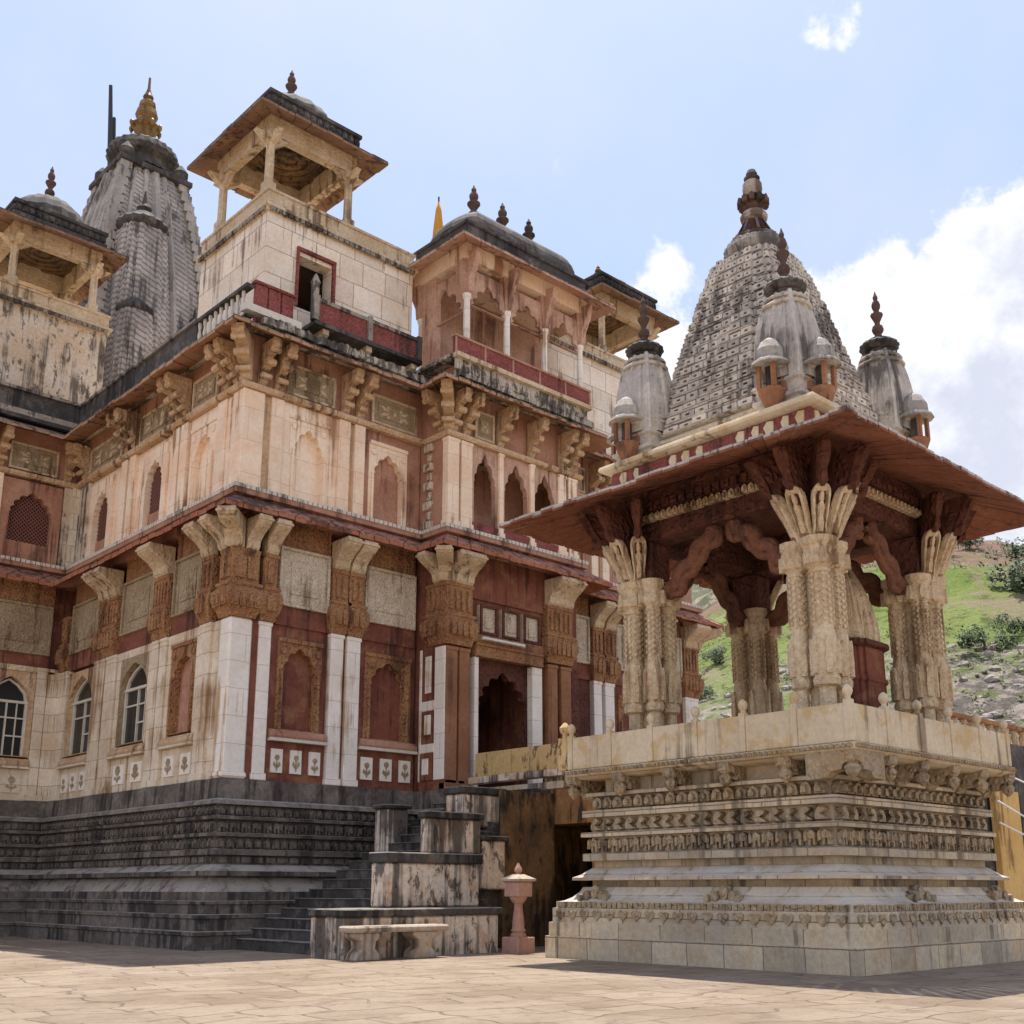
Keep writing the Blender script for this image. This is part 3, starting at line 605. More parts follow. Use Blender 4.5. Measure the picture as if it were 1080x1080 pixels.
# blackened parapets of the terrace
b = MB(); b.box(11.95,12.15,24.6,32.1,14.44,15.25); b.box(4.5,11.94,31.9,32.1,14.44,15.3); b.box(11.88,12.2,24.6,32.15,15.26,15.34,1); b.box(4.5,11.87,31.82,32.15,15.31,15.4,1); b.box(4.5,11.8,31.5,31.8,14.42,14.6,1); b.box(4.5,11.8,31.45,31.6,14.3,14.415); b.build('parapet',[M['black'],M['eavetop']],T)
b = MB()
for i in range(9): y=22.25+i*.27; b.lathe(11.95,y,[(.05,14.44),(.05,14.55),(.03,14.62),(.055,14.8),(.03,14.95),(.05,15.05),(.05,15.15)],8)
b.box(11.85,12.05,21.95,24.58,15.15,15.24,1); b.box(11.85,12.06,21.95,24.58,14.38,14.43,1); b.build('railing',[M['whitepaint'],M['black']],T)
b = MB()
for i in range(3): b.box(12.08+i*.36,12.41+i*.36,21.9,22.02,14.62,15.28)
b.box(12.02,13.2,21.86,22.06,15.285,15.36); b.build('parapet',M['redslab'],T,bevel=.02)
b = MB(); b.prism_nz(R,[(.3,14.45),(.62,14.4),(.62,14.58),(.3,14.62)],-.4,1.1); b.build('coping',M['whitepaint'],T)
for xa,xb,ya in ((12.2,17.4,21.62),(17.4,22.5,20.6)):     # broken blackened coping along the eave
    b = MB(); rings = []; n = 60
    for i in range(n+1):
        x = xa+(xb-xa)*i/n; h = .05+.10*random.random(); yy = ya+random.uniform(0,.07)
        rings.append([(x,yy,14.2),(x,yy,14.3+h),(x,ya+.3,14.32+h),(x,ya+.3,14.2)])
    b.loft(rings); b.build('eave_coping',M['blackwhite'],T)
# balcony below the left roof room
b = MB(); b.box(13.2,17.5,22.9,23.15,14.43,15.1,0); b.box(14.0,17.45,22.3,23.15,15.1,15.2,1)
b.box(14.05,17.4,22.35,22.43,15.22,15.74,2); b.box(14.0,17.45,22.3,22.48,15.745,15.84,3)
for x in (14.05,15.7,17.35): b.box(x-.07,x+.07,22.28,22.50,15.2,15.9,3)
for x in (14.4,15.75,17.25): b.prism_nz(Fr(x,22.9,(1,0),(0,-1)),[(0,14.6),(.1,14.62),(.2,14.8),(.5,14.95),(.5,15.09),(0,15.09)],-.09,.09,4)
b.box(12.3,13.9,22.25,22.4,14.43,14.75,2); b.lathe(14.0,22.36,[(.1,15.2),(.1,16.2),(.13,16.25),(.06,16.42),(.02,16.5)],10,m=3)
b.build('balcony',[M['panel'],M['black'],M['redslab'],M['eavetop'],M['corbel']],T)
# balcony of the arcaded roof pavilion
b = MB(); b.box(17.27,22.41,20.7,20.8,14.85,15.3,0); b.box(17.25,22.43,20.66,20.84,15.305,15.36,1)
for i in range(6): b.box(17.27+i*1.02,17.33+i*1.02,20.68,20.72,14.83,15.3,1)
b.box(17.2,22.3,20.5,20.69,14.66,14.78,2); b.box(17.25,22.2,20.62,20.69,14.36,14.66,3); b.box(17.2,22.4,20.8,23,14.72,14.82,3)
b.box(17.6,22.4,21.0,23,14.44,14.71,1); b.build('balcony',[M['redslab'],M['pink'],M['corbel'],M['blackwhite']],T)
b = MB(); b.box(22.6,24.8,22.25,22.4,14.43,15.15,0); b.box(23.3,23.42,22.1,22.24,14.5,15.6,1); b.build('parapet',[M['redslab'],M['eavetop']],T)

# ------------------------------------------------------------------ roof pavilions (chhatris)
def chhatri(cx,cy,zf,hp=1.25,he=2.04,top=24.2,mat='corbel',domem='dome',ztip=21.0):
    b = MB(); pl = rect(cx-hp,cx+hp,cy-hp,cy+hp)
    eave(b,pl,he-hp,ztip+.36,ztip,w=.5,t=.06,jit=.02,o_in=-.2)
    ro = b.build('rooftop_pavilion',[M['kiosk'],M['black']],T)
    z1 = ztip-.30
    b = MB()
    for a in (-1,1):
        b.box(cx-hp-.1,cx+hp+.1,cy+a*hp-.13,cy+a*hp+.13,z1,z1+.3); b.box(cx+a*hp-.128,cx+a*hp+.128,cy-hp+.14,cy+hp-.14,z1+.003,z1+.297)
        b.box(cx-hp-.14,cx+hp+.14,cy+a*hp-.16,cy+a*hp+.16,z1+.301,ztip+.42); b.box(cx+a*hp-.158,cx+a*hp+.158,cy-hp+.17,cy+hp-.17,z1+.303,ztip+.418)
    b.build('beam',M[mat],ro)
    b = MB(); zc = ztip+.3; b.box(cx-hp+.17,cx+hp-.17,cy-hp+.17,cy+hp-.17,zc,zc+.08)
    for r in (.95,.72,.5,.28): b.tube([(cx+r*hp*cos(2*pi*i/20),cy+r*hp*sin(2*pi*i/20),zc-.02) for i in range(21)],.05,6)
    b.build('ceiling',M['sootshade'],ro)  # dark ceiling material stands in for the shade under the roof
    for a in (-1,1):
        for c in (-1,1):
            b = MB(); x, y = cx+a*hp, cy+c*hp
            b.box(x-.15,x+.15,y-.15,y+.15,zf,zf+.3); b.lathe(x,y,[(.14,zf+.3),(.12,zf+.4),(.115,z1-.35),(.15,z1-.3),(.13,z1-.25),(.16,z1-.2)],8,rot=pi/8)
            b.box(x-.2,x+.2,y-.2,y+.2,z1-.2,z1-.005)
            for dx,dy in ((1,0),(-1,0),(0,1),(0,-1)):
                fb = Fr(x,y,(-dy,dx),(dx,dy)); b.prism_nz(fb,[(.1,z1-.3),(.2,z1-.25),(.42,z1-.08),(.5,z1-.01),(.1,z1-.01)],-.09,.09)
            b.build('pillar',M[mat],ro,bevel=.01)
    b = MB(); zb = ztip+.34
    b.mould(rect(cx-hp-.2,cx+hp+.2,cy-hp-.2,cy+hp+.2),[(0,zb),(.03,zb+.05),(.03,zb+.2),(-.04,zb+.24),(-.04,zb+.5),(.04,zb+.52),(.04,zb+.62),(-.1,zb+.64)])
    teeth(b,Fr(cx-hp-.2,cy-hp-.2,(1,0),(0,-1)),0,2*hp+.4,zb+.26,zb+.48,-.04,.06,.2,'petal'); teeth(b,Fr(cx-hp-.2,cy-hp-.2,(0,1),(-1,0)),0,2*hp+.4,zb+.26,zb+.48,-.04,.06,.2,'petal')
    b.build('parapet_band',M['black'],ro)
    b = MB(); zd = zb+.6; H = (top-zd)*.52; r0 = hp+.02
    b.lathe(cx,cy,[(r0,zd),(r0*1.03,zd+.12*H),(r0*.97,zd+.32*H),(r0*.82,zd+.55*H),(r0*.58,zd+.78*H),(r0*.32,zd+.93*H),(r0*.2,zd+H)],32,lobes=16,amp=.03)
    b.build('dome',M[domem],ro)
    b = MB(); b.lathe(cx,cy,finial_prof(zd+H-.05,top-zd-H+.05,.17),12); b.build('finial',M['finial'],ro)
    return ro
def roof_room(x0,x1,y0,y1,z0,z1,ztop,door=None,mat='creamwall'):
    b = MB(); 
    if door:
        a0,a1,d0,d1 = door
        b.box(x0,a0,y0,y0+.4,z0,z1); b.box(a1,x1,y0,y0+.4,z0,z1); b.box(a0,a1,y0,y0+.4,d1,z1); b.box(a0,a1,y0,y0+.4,z0,d0); b.box(x0,x1,y0+.4,y1,z1-.3,z1); b.box(x0,x0+.4,y0+.4,y1,z0,z1-.3); b.box(x1-.4,x1,y0+.4,y1,z0,z1-.3); b.box(x0+.4,x1-.4,y1-.3,y1,z0,z1-.3)
    else: b.box(x0,x1,y0,y1,z0,z1)
    rm = b.build('roof_room',M[mat],T)
    b = MB(); pl = rect(x0,x1,y0,y1); b.mould(pl,[(0,z1+.002),(.06,z1+.002),(.06,z1+.1),(.12,z1+.12),(.12,z1+.2),(.02,z1+.24),(.02,ztop-.08),(.06,ztop-.07),(.06,ztop),(-.15,ztop+.002)])
    b.build('parapet',M['corbel'],rm)
    for f_,l_ in ((Fr(x0,y0,(1,0),(0,-1)),x1-x0),(Fr(x0,y0,(0,1),(-1,0)),y1-y0)): b = MB(); teeth(b,f_,0,l_,z1+.0,z1+.11,.06,.07,.17,'box'); b.build('dentil_course',M['eavetop'],rm)
    return rm
roof_room(13.0,17.74,23.2,26.75,14.42,18.28,18.95,(13.97,15.0,15.9,17.4))
b = MB(); b.box(13.9,13.965,23.12,23.19,15.9,17.5); b.box(15.005,15.1,23.12,23.19,15.95,17.5); b.box(13.9,15.1,23.11,23.19,17.505,17.6); b.build('door_frame',M['redslab'],T)
chhatri(14.37,24.72,18.96)
roof_room(23.2,28.7,23.2,27,14.42,18.2,18.75)
chhatri(27.3,24.7,18.76,ztip=20.8,top=23.2)
roof_room(7.0,12.95,32.9,37,14.42,18.45,19.1,mat='stainwall')
chhatri(11.2,34.35,19.1,top=24.5)
# arcaded pavilion over the porch
AX0,AX1,AY0,AY1 = 18.15,22.95,21.3,23.6
b = MB(); apl = rect(AX0,AX1,AY0,AY1)
eave(b,apl,.66,18.75,18.4,w=.6,t=.06,o_in=-.1,jit=.01); arc = b.build('rooftop_pavilion',[M['rosy'],M['eavetop']],T)
AF = Fr(AX0,AY0,(1,0),(0,-1)); AL = Fr(AX0,AY0,(0,1),(-1,0))
sp = (AX1-AX0-.3)/3
for i in range(4):
    for j in range(2):
        x, y = AX0+.15+sp*i, (AY0+.15,AY1-.15)[j]
        b = MB(); b.lathe(x,y,[(.13,14.83),(.13,15.0),(.1,15.1),(.095,17.05),(.13,17.1),(.13,17.2)],8,rot=pi/8,m=0)
        b.prism_uz(Fr(x,y,(1,0),(0,-1)),[(-.1,17.2),(.1,17.2),(.16,17.5),(.22,18.2),(-.22,18.2),(-.16,17.5)],-.1,.1,1)
        for d in (-1,1):
            b.prism_nz(Fr(x,y,(1,0),(0,d)),[(.1,17.2),(.16,17.25),(.2,17.6),(.45,18.1),(.5,18.4),(.1,18.4)],-.09,.09,1)
        b.build('pillar',[M['marble'],M['rosy']],arc)
b = MB()
for i in range(3):
    u0 = .15+sp*i+.12; u1 = .15+sp*(i+1)-.12
    for n0,n1 in ((-.2,-.1),(-2.2,-2.1)): b.archplate(AF,u0,u1,16.9,18.0,u0+.02,u1-.02,16.92,16.95,17.7,n0,n1,0,5,.2,.4)
b.archplate(AL,.27,2.03,16.7,18.0,.3,2.0,16.72,16.8,17.75,-.2,-.1,0,5,.2,.4)
b.build('arch',M['rosy'],arc)
b = MB(); b.fbox(AF,-.02,AX1-AX0+.02,-.3,.02,18.21,18.7); b.fbox(AF,-.02,AX1-AX0+.02,-2.3,-2.0,18.21,18.7); b.fbox(AL,.32,2.0,-.3,.02,18.212,18.7); b.box(AX0+.3,AX1-.1,AY0+.3,AY1-.3,18.3,18.4); b.build('beam',M['cream'],arc)
b = MB(); b.box(AX0+.05,AX0+.25,AY0+1.4,AY1-.3,14.83,18.2); b.box(AX0+.3,AX1-.1,AY1-.5,AY1-.35,14.83,18.2); b.build('wall',M['rosy'],arc)
b = MB(); b.mould(apl,[(-.05,18.72),(.0,18.78),(.0,19.28),(.06,19.3),(.06,19.38),(-.2,19.42)]); b.build('parapet_band',M['black'],arc)
b = MB()
rings = []
for k in range(9):
    t = k/8; h = 19.4+.95*sin(t*pi/2); sc = cos(t*pi/2)**.7
    rings.append([( (AX0+AX1)/2+sx*((AX1-AX0)/2-.5)*(.45+.55*sc)+ .45*sc*cos(a), (AY0+AY1)/2+1.12*sc*sin(a), h) for sx,a in [(1 if cos(2*pi*i/24+.01)>0 else -1, 2*pi*i/24+.01) for i in range(24)]])
b.loft(rings); b.build('dome',M['dome'],arc)
for i,x in enumerate((19.25,20.4,21.5)):
    b = MB(); b.lathe(x,(AY0+AY1)/2-.15,finial_prof(20.2,1.3-.06*i,.2),12); b.build('finial',M['finial'],arc)

# ------------------------------------------------------------------ the temple's tower
def ratha(s,c=.55,m=.8,k=1.0):
    """stepped square plan, half-width about s"""
    a,b_,d = s*1.0, s*.905, s*.775
    q_ = [(a,-c*s),(a,c*s),(b_,c*s),(b_,m*s),(d,m*s),(d,d),(m*s,d),(m*s,b_),(c*s,b_),(c*s,a)]
    pts = []
    for r in range(4):
        for x,y in q_[1:]:
            X,Y = x,y
            for _ in range(r): X,Y = -Y,X
            pts.append((X,Y))
    return pts
def curved_spire(b,cx,cy,z0,z1,s0,s1,n=14,pw=1.9,m=0,rot=0):
    rings = []
    for k in range(n+1):
        t = k/n; s = s0+(s1-s0)*t**pw
        rings.append([(cx+x*cos(rot)-y*sin(rot),cy+x*sin(rot)+y*cos(rot),z0+(z1-z0)*t) for x,y in ratha(s)])
    b.loft(rings,m)
def amalaka(b,cx,cy,z,r,h,m=0,lobes=20):
    b.lathe(cx,cy,[(r*.7,z),(r*.85,z+.12*h),(r,z+.4*h),(r*.98,z+.6*h),(r*.8,z+.85*h),(r*.55,z+h)],80 if lobes>16 else 48,lobes=lobes,amp=.05,m=m)
TX,TY = 16.55,40.0
b = MB(); curved_spire(b,TX,TY,14.4,29.9,2.8,1.3,20,2.7)
tower = b.build('tower',M['greystripe'],T)
b = MB()
for a in (-1,1):       # ribbed corner bands
    for c in (-1,1):
        b = MB()
        for k in range(34):
            t = k/34; s = 2.8+(1.3-2.8)*t**2.7; z = 14.4+15.5*t
            b.box(TX+a*s*.86-.22,TX+a*s*.86+.22,TY+c*s*.86-.22,TY+c*s*.86+.22,z,z+.32)
            b.box(TX+a*s*.86-.16,TX+a*s*.86+.16,TY+c*s*.86-.16,TY+c*s*.86+.16,z+.32,z+.456)
        b.build('corner_band',M['grey'],tower)
for fx_,fy_ in ((1,0),(-1,0),(0,1),(0,-1)):      # upright ribs on each face
    for off in (-.56,-.28,0,.28,.56):
        b = MB(); pts = []
        for k in range(15):
            t = k/14; sv = 2.8+(1.3-2.8)*t**2.7; r_ = sv*(1.0 if abs(off)<.5 else .93)
            pts.append((TX+fx_*r_-fy_*off*sv,TY+fy_*r_+fx_*off*sv,14.4+15.4*t))
        b.tube(pts,.13 if off else .2,6); b.build('rib',M['grey'],tower)
b = MB(); pl = rect(TX-1.4,TX+1.4,TY-1.4,TY+1.4); b.mould(pl,[(-.1,29.7),(.12,29.75),(.12,29.95),(-.1,30.0),(-.35,30.3),(-.5,30.5)])
b.lathe(TX,TY,[(1.15,30.3),(1.1,30.7),(1.35,30.85),(1.42,31.05),(1.3,31.35),(.9,31.65),(.4,31.85),(.2,31.9)],48,lobes=24,amp=.03)
for a in (-1,1):
    for c in (-1,1): b.lathe(TX+a*1.15,TY+c*1.15,[(.2,30.0),(.3,30.2),(.3,30.4),(.16,30.6),(.05,30.75)],10)
b.build('crown',M['dome'],tower)
b = MB(); b.lathe(TX,TY,[(.34,31.8),(.28,31.95),(.33,32.0),(.48,32.45),(.60,32.6),(.3,32.72),(.32,32.85),(.46,33.15),(.40,33.4),(.2,33.46),(.34,33.58),(.32,33.76),(.16,33.9),(.22,34.05),(.13,34.25),(.06,34.5),(.05,35.0)],16)
for i in range(8): a = pi/4*i; b.lathe(TX+.60*cos(a),TY+.60*sin(a),[(.04,32.4),(.10,32.55),(.09,32.65),(.02,32.75)],6)
b.build('finial',M['gold'],tower)
for x,y,zt,s in ((TX-.75,TY-2.35,26.2,1.12),(TX-1.1,TY-3.1,22.4,.78),(TX-2.3,TY-.9,24.6,.9),(TX-2.9,TY+.2,22.2,.7),(TX-2.6,TY-2.3,22.0,.7),(TX+1.6,TY-2.4,22.6,.8)):
    b = MB(); curved_spire(b,x,y,14.4,zt,s*1.05,s*.72,10,2.2); 
    for k in range(8):
        a = pi/4*k+pi/8; b.tube([(x+s*(1.08-.36*(i/8)**2.2)*cos(a),y+s*(1.08-.36*(i/8)**2.2)*sin(a),14.4+(zt-14.4)*i/8) for i in range(9)],.1*s,6)
    tr = b.build('turret',M['greystripe'],tower)
    b = MB(); amalaka(b,x,y,zt-.05,s*.85,s*.6,lobes=16); b.lathe(x,y,[(s*.62,zt+s*.48),(s*.4,zt+s*.72),(s*.22,zt+s*.85),(s*.26,zt+s*1.0),(s*.1,zt+s*1.2),(.03,zt+s*1.7)],10); b.build('turret_crown',M['dome'],tr)

tower.location.z = -.75      # the tower stands lower than the terrace line

# ------------------------------------------------------------------ the stone pavilion in front
pav = thing('stone_pavilion','carved stone pavilion with wide red eaves and stepped grey spire on a high plinth','pavilion',(18.1,12,0))
BX0,BX1,BY0,BY1 = 15.0,21.35,8.85,15.2
bp = rect(BX0,BX1,BY0,BY1)
b = MB()
b.mould(bp,[(0,-.2),(0,.38),(-.05,.385),(-.05,.62),(-.1,.625),(-.1,.64)],0,capt=False)
b.mould(bp,[(-.1,.64),(-.1,.87),(-.15,.875),(-.15,.985),(-.2,.99),(-.25,1.0),(-.36,1.06),(-.46,1.16),(-.5,1.24),(-.66,1.245),(-.66,1.355),(-.36,1.36),(-.36,1.41),(-.47,1.46),(-.62,1.58),(-.66,1.59),(-.66,1.7),(-.5,1.71),(-.5,1.84),(-.63,1.855),(-.63,2.135),(-.48,2.14),(-.48,2.22),(-.67,2.235),(-.67,2.49),(-.5,2.5),(-.5,2.62),(-.71,2.635),(-.71,2.87),(-.55,2.88),(-.55,2.95),(-.82,2.96),(-.82,3.19),(-.3,3.24)],0)
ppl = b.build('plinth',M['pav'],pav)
PR = Fr(BX0,BY0,(1,0),(0,-1)); PL = Fr(BX0,BY0,(0,1),(-1,0)); LN = BX1-BX0
for f in (PR,PL):
    for i_,z0_,z1_,n_,d_,p_,k_ in ((.15,.66,.85,-.12,.045,.29,'heart'),(.2,.88,.98,-.17,.05,.12,'box'),(.62,1.87,2.13,-.64,.13,.25,'beast'),(.66,2.26,2.47,-.68,.15,.27,'hook'),(.7,2.66,2.86,-.72,.15,.24,'petal')):
        b = MB(); teeth(b,f,i_,LN-i_,z0_,z1_,n_,d_,p_,k_); b.build('frieze',M['pavcarve'],ppl)
    for uu in (LN*.40,LN*.85):
        b = MB()
        for k,(du,dz,r) in enumerate(((0,.1,.12),(-.17,.03,.1),(.17,.03,.1),(-.3,0,.07),(.3,0,.07))):
            b.prism_uz(f,[(uu+du+r*.7*cos(a),1.05+dz+r*sin(a)) for a in [pi/4*i for i in range(8)]],-.5,-.30+.02*k)
        b.build('flower_carving',M['pavcarve'],ppl)
# platform
QX0,QX1,QY0,QY1 = 15.31,20.82,8.87,14.9
qp = rect(QX0,QX1,QY0,QY1)
b = MB(); b.mould(qp,[(-.15,3.2),(-.02,3.24),(.02,3.27),(.02,3.37),(-.04,3.38),(-.3,3.385)]); plat = b.build('platform',M['parapet'],pav)
QR = Fr(QX0,QY0,(1,0),(0,-1)); QL = Fr(QX0,QY0,(0,1),(-1,0))
for f,l_ in ((QR,QX1-QX0),(QL,QY1-QY0)): b = MB(); teeth(b,f,0,l_,3.285,3.36,.02,.04,.1,'petal'); b.build('bead_course',M['pavcarve'],plat)
for f,n,ln in ((QR,5,QX1-QX0),(QL,5,QY1-QY0)):
    for i in range(n+1):
        u = .12+(ln-.2)*i/n; b = MB()
        b.prism_nz(f,[(-.85,2.84),(-.5,2.86),(-.42,2.95),(-.24,2.97),(-.2,3.06),(-.06,3.1),(-.0,3.18),(-.0,3.262),(-.85,3.262)],u-.13,u+.13)
        b.lathe(*f.p(u,-.1,0)[:2],[(.02,2.84),(.09,2.91),(.12,3.0),(.07,3.06),(.13,3.12),(.13,3.24)],10)
        b.build('bracket',M['pavcarve'],plat)
pr = MB(); 
for f,n,ln,nm in ((QR,5,QX1-QX0,'R'),(QL,6,QY1-QY0,'L')):
    for i in range(n):
        u0 = .06+(ln-.12)*i/n+.06; u1 = .06+(ln-.12)*(i+1)/n-.06
        b = MB(); b.fbox(f,u0,u1,-.13,-.03,3.386,3.98+random.uniform(-.015,.015)); b.build('parapet_slab',M['parapet'],pav,bevel=.012)
    for i in range(n+1):
        if nm == 'L' and i == 0: continue
        u = .06+(ln-.12)*i/n; x,y,_ = f.p(u,-.08,0)
        b = MB(); b.fbox(f,u-.06,u+.06,-.145,-.01,3.386,4.03); b.lathe(x,y,[(.06,4.03),(.035,4.06),(.07,4.11),(.085,4.16),(.065,4.22),(.02,4.26)],10); b.build('parapet_post',M['parapet'],pav,bevel=.01)
b = MB(); b.box(QX0+.2,QX1-.05,QY1-.13,QY1-.03,3.386,3.98); b.box(QX1-.13,QX1-.03,QY0+.15,QY1-.15,3.386,3.98); b.build('parapet_slab',M['parapet'],pav)
# pillars: clusters of four carved shafts, each crowned by a fan of leaf brackets
CX,CY = 18.06,11.9
PXS,PYS = (16.48,19.9),(10.05,13.72)
def shaft(b,x,y,r,z0=3.385):
    b.lathe(x,y,[(r*.95,z0),(r*.95,z0+.25),(r*.78,z0+.3),(r*.78,4.42),(r*1.22,4.46),(r*1.3,4.56),(r*1.1,4.62),(r*1.16,4.75),(r*1.2,5.2),(r*1.05,5.36),(r*.94,5.45),(r*.92,6.35),(r*1.2,6.38),(r*1.0,6.45),(r*1.5,6.52),(r*1.6,6.62),(r*1.35,6.7),(r*1.5,6.82),(r*1.78,6.88),(r*1.78,6.98)],20,lobes=10,amp=.02)
    for k in range(12):      # little standing figures round the foot, lozenges up the shaft, leaves on the capital
        a = 2*pi*k/12+pi/12
        fx = Fr(x+r*1.05*cos(a),y+r*1.05*sin(a),(-sin(a),cos(a)),(cos(a),sin(a)))
        if k%2:
            b.prism_uz(fx,[(-.045,4.64),(.045,4.64),(.06,4.9),(.035,5.05),(.045,5.15),(0,5.26),(-.045,5.15),(-.035,5.05),(-.06,4.9)],-.03,.065)
            b.prism_uz(fx,[(-.04,6.5),(.04,6.5),(.06,6.62),(.03,6.76),(-.03,6.76),(-.06,6.62)],.03,.125)
        for i in range(8):
            zz = 5.46+.11*i+(.055 if k%2 else 0)
            b.prism_uz(fx,[(0,zz),(.036,zz+.045),(0,zz+.09),(-.036,zz+.045)],-.06,.014)
def leaf(b,f,base,tip,w0,w1,th,m=0):
    """a tapered leaf-shaped bracket leaning outwards; f gives its direction"""
    (n0,z0),(n1,z1) = base,tip; rings = []
    for t,wk,tk in ((0,.7,.7),(.12,1.0,1),(.25,.82,.9),(.5,1.0,1),(.78,1.1,1.05),(.87,1.05,1),(.95,.8,.9),(1,.4,.6)):
        n = n0+(n1-n0)*t**1.15; z = z0+(z1-z0)*t; w = (w0+(w1-w0)*t)*wk; h = th*tk
        dn = -.35 if .05<t<.86 else .7
        rings.append([f.p(-w,n-h,z),f.p(-w*.95,n+h*.5,z-.01),f.p(-w*.72,n+h*.75,z-.02),f.p(-w*.6,n+h*dn,z),f.p(w*.6,n+h*dn,z),f.p(w*.72,n+h*.75,z-.02),f.p(w*.95,n+h*.5,z-.01),f.p(w,n-h,z)])
    b.loft(rings,m)
    # the carved figure standing on it
    rr = []
    for t,w in ((.12,.44),(.28,.58),(.42,.34),(.56,.6),(.66,.22),(.69,.36),(.78,.36),(.84,.15)):
        n = n0+(n1-n0)*t**1.15+th*.0; z = z0+(z1-z0)*t; ww = (w0+(w1-w0)*t)*w
        rr.append([f.p(-ww,n,z),f.p(-ww*.5,n+th*1.15,z),f.p(ww*.5,n+th*1.15,z),f.p(ww,n,z)])
    b.loft(rr,m)
for ix,x in enumerate(PXS):
    for iy,y in enumerate(PYS):
        b = MB(); b.box(x-.15,x+.15,y-.15,y+.15,3.385,7.0)
        ox, oy = (-1,1)[ix], (-1,1)[iy]
        for a in (-1,1):
            for c in (-1,1): shaft(b,x+a*.235,y+c*.235,.175 if (a==ox and c==oy) else .14)
        pc = b.build('pillar',M['pillar'],pav)
        dirs = []
        base_a = math.atan2(oy,ox)
        for k,da in enumerate((-90,-45,0,45,90)):
            a = base_a+radians(da)*.93
            f = Fr(x+ox*.13,y+oy*.13,(-sin(a),cos(a)),(cos(a),sin(a)))
            s_ = MB(); leaf(s_,f,(.29,6.93),(.70,7.80),.125,.15,.085); s_.build('bracket',M['pillar'],pc,smooth='auto')
            s_ = MB(); f2 = f
            s_.prism_nz(f2,[(.35,7.45),(.58,7.5),(.70,7.75),(.74,7.95),(.95,8.2),(1.05,8.45),(.2,8.45),(.2,7.3)],-.07,.07)
            rr=[]
            for t,w,n in ((7.72,.03,.80),(7.8,.09,.86),(7.95,.06,.88),(8.1,.10,.98),(8.25,.12,1.05),(8.36,.11,1.12)): rr.append([f2.p(-w,n-.08,t),f2.p(-w*.6,n+.05,t),f2.p(w*.6,n+.05,t),f2.p(w,n-.08,t)])
            s_.loft(rr); s_.build('upper_bracket',M['darkred'],pc)
        b = MB(); b.box(x-.28,x+.28,y-.28,y+.28,7.0,7.75); b.build('impost',M['darkred'],pc)
# lintels, ceiling, wavy struts
b = MB()
for y in PYS: b.box(PXS[0]-.3,PXS[1]+.3,y-.26,y+.26,7.78,8.3); b.box(PXS[0]-.4,PXS[1]+.4,y-.34,y+.34,8.303,8.75)
for x in PXS: b.box(x-.258,x+.258,PYS[0]+.27,PYS[1]-.27,7.783,8.298); b.box(x-.338,x+.338,PYS[0]+.35,PYS[1]-.35,8.305,8.748)
for f,ln in ((Fr(PXS[0]-.3,PYS[0]-.34,(1,0),(0,-1)),3.8),(Fr(PXS[0]-.34,PYS[0]-.3,(0,1),(-1,0)),4.2)):
    teeth(b,f,.3,ln-.3,8.12,8.29,-.05,.11,.14,'petal',1); teeth(b,f,.3,ln-.3,8.34,8.5,-.02,.09,.2,'box')
b.build('lintel',[M['darkred'],M['corbel']],pav)
b = MB(); b.box(PXS[0]-.3,PXS[1]+.3,PYS[0]-.3,PYS[1]+.3,8.76,8.86)
for r in (1.6,1.2,.8,.4): b.lathe(CX,CY,[(r,8.4+.2*(1.6-r)/1.6),(r,8.75),(r*.85,8.75),(r*.85,8.42+.2*(1.6-r)/1.6)],24)
b.build('ceiling',M['darkred'],pav)
def strut(p0,p1,nm='torana_strut'):
    b = MB(); p0,p1 = Vector(p0),Vector(p1); d = (p1-p0); hor = Vector((d.x,d.y,0)).normalized(); up = Vector((-hor.x*d.z,-hor.y*d.z,sqrt(d.x**2+d.y**2))).normalized()
    pts = []
    for i in range(33):
        t = i/32; pts.append(p0+d*t+up*.055*sin(t*2*pi*3.6))
    b.tube(pts,[.15]*33,8); pts2 = [p+hor.cross(Vector((0,0,1)))*.0-up*.17+up*.05*sin(i*.9) for i,p in enumerate(pts)]
    b.tube(pts2[2:-3],.09,6)
    return b.build(nm,M['redbrown'],pav,smooth=True)
for y in PYS:
    mx = sum(PXS)/2
    strut((PXS[0]+.35,y,6.65),(mx-.03,y,7.95)); strut((PXS[1]-.35,y,6.65),(mx+.03,y,7.95))
for x in PXS:
    my = sum(PYS)/2
    strut((x,PYS[0]+.35,6.65),(x,my-.03,7.95)); strut((x,PYS[1]-.35,6.65),(x,my+.03,7.95))
# eave of long thin red slabs
ep = rect(15.95,20.5,9.6,14.3)
b = MB(); eave(b,ep,1.55,8.78,8.2,t=.04,w=.30,jit=.022,o_in=-.2,skin=.05); b.build('eave',[M['maroon'],M['eaveedge']],pav)
# painted band, shelf
b = MB(); sp_ = rect(15.75,20.4,9.5,13.95)
b.mould(sp_,[(.02,8.78),(.02,9.14),(-.1,9.145)],0,capb=False); bd = b.build('painted_band',M['redslab'],pav)
b = MB(); b.mould(sp_,[(-.05,9.15),(.1,9.17),(.2,9.2),(.22,9.24),(.2,9.3),(.05,9.33),(-.2,9.36),(-.5,9.38)]); 
b.build('shelf',M['parapet'],pav,bevel=.01)
for f,ln in ((Fr(15.75,9.5,(0,1),(-1,0)),4.45),(Fr(15.75,9.5,(1,0),(0,-1)),4.65)):
    for i in range(14):
        u = .1+ln*i/14.5
        if random.random()<.6:
            b = MB(); k_ = random.uniform(.7,1.25); b.prism_uz(f,[(u,8.9),(u+.12*k_,8.9),(u+.16*k_,9.02),(u+.1*k_,9.12),(u-.01,9.1)],.02,.045); b.build('painted_motif',M['parapet'],bd)
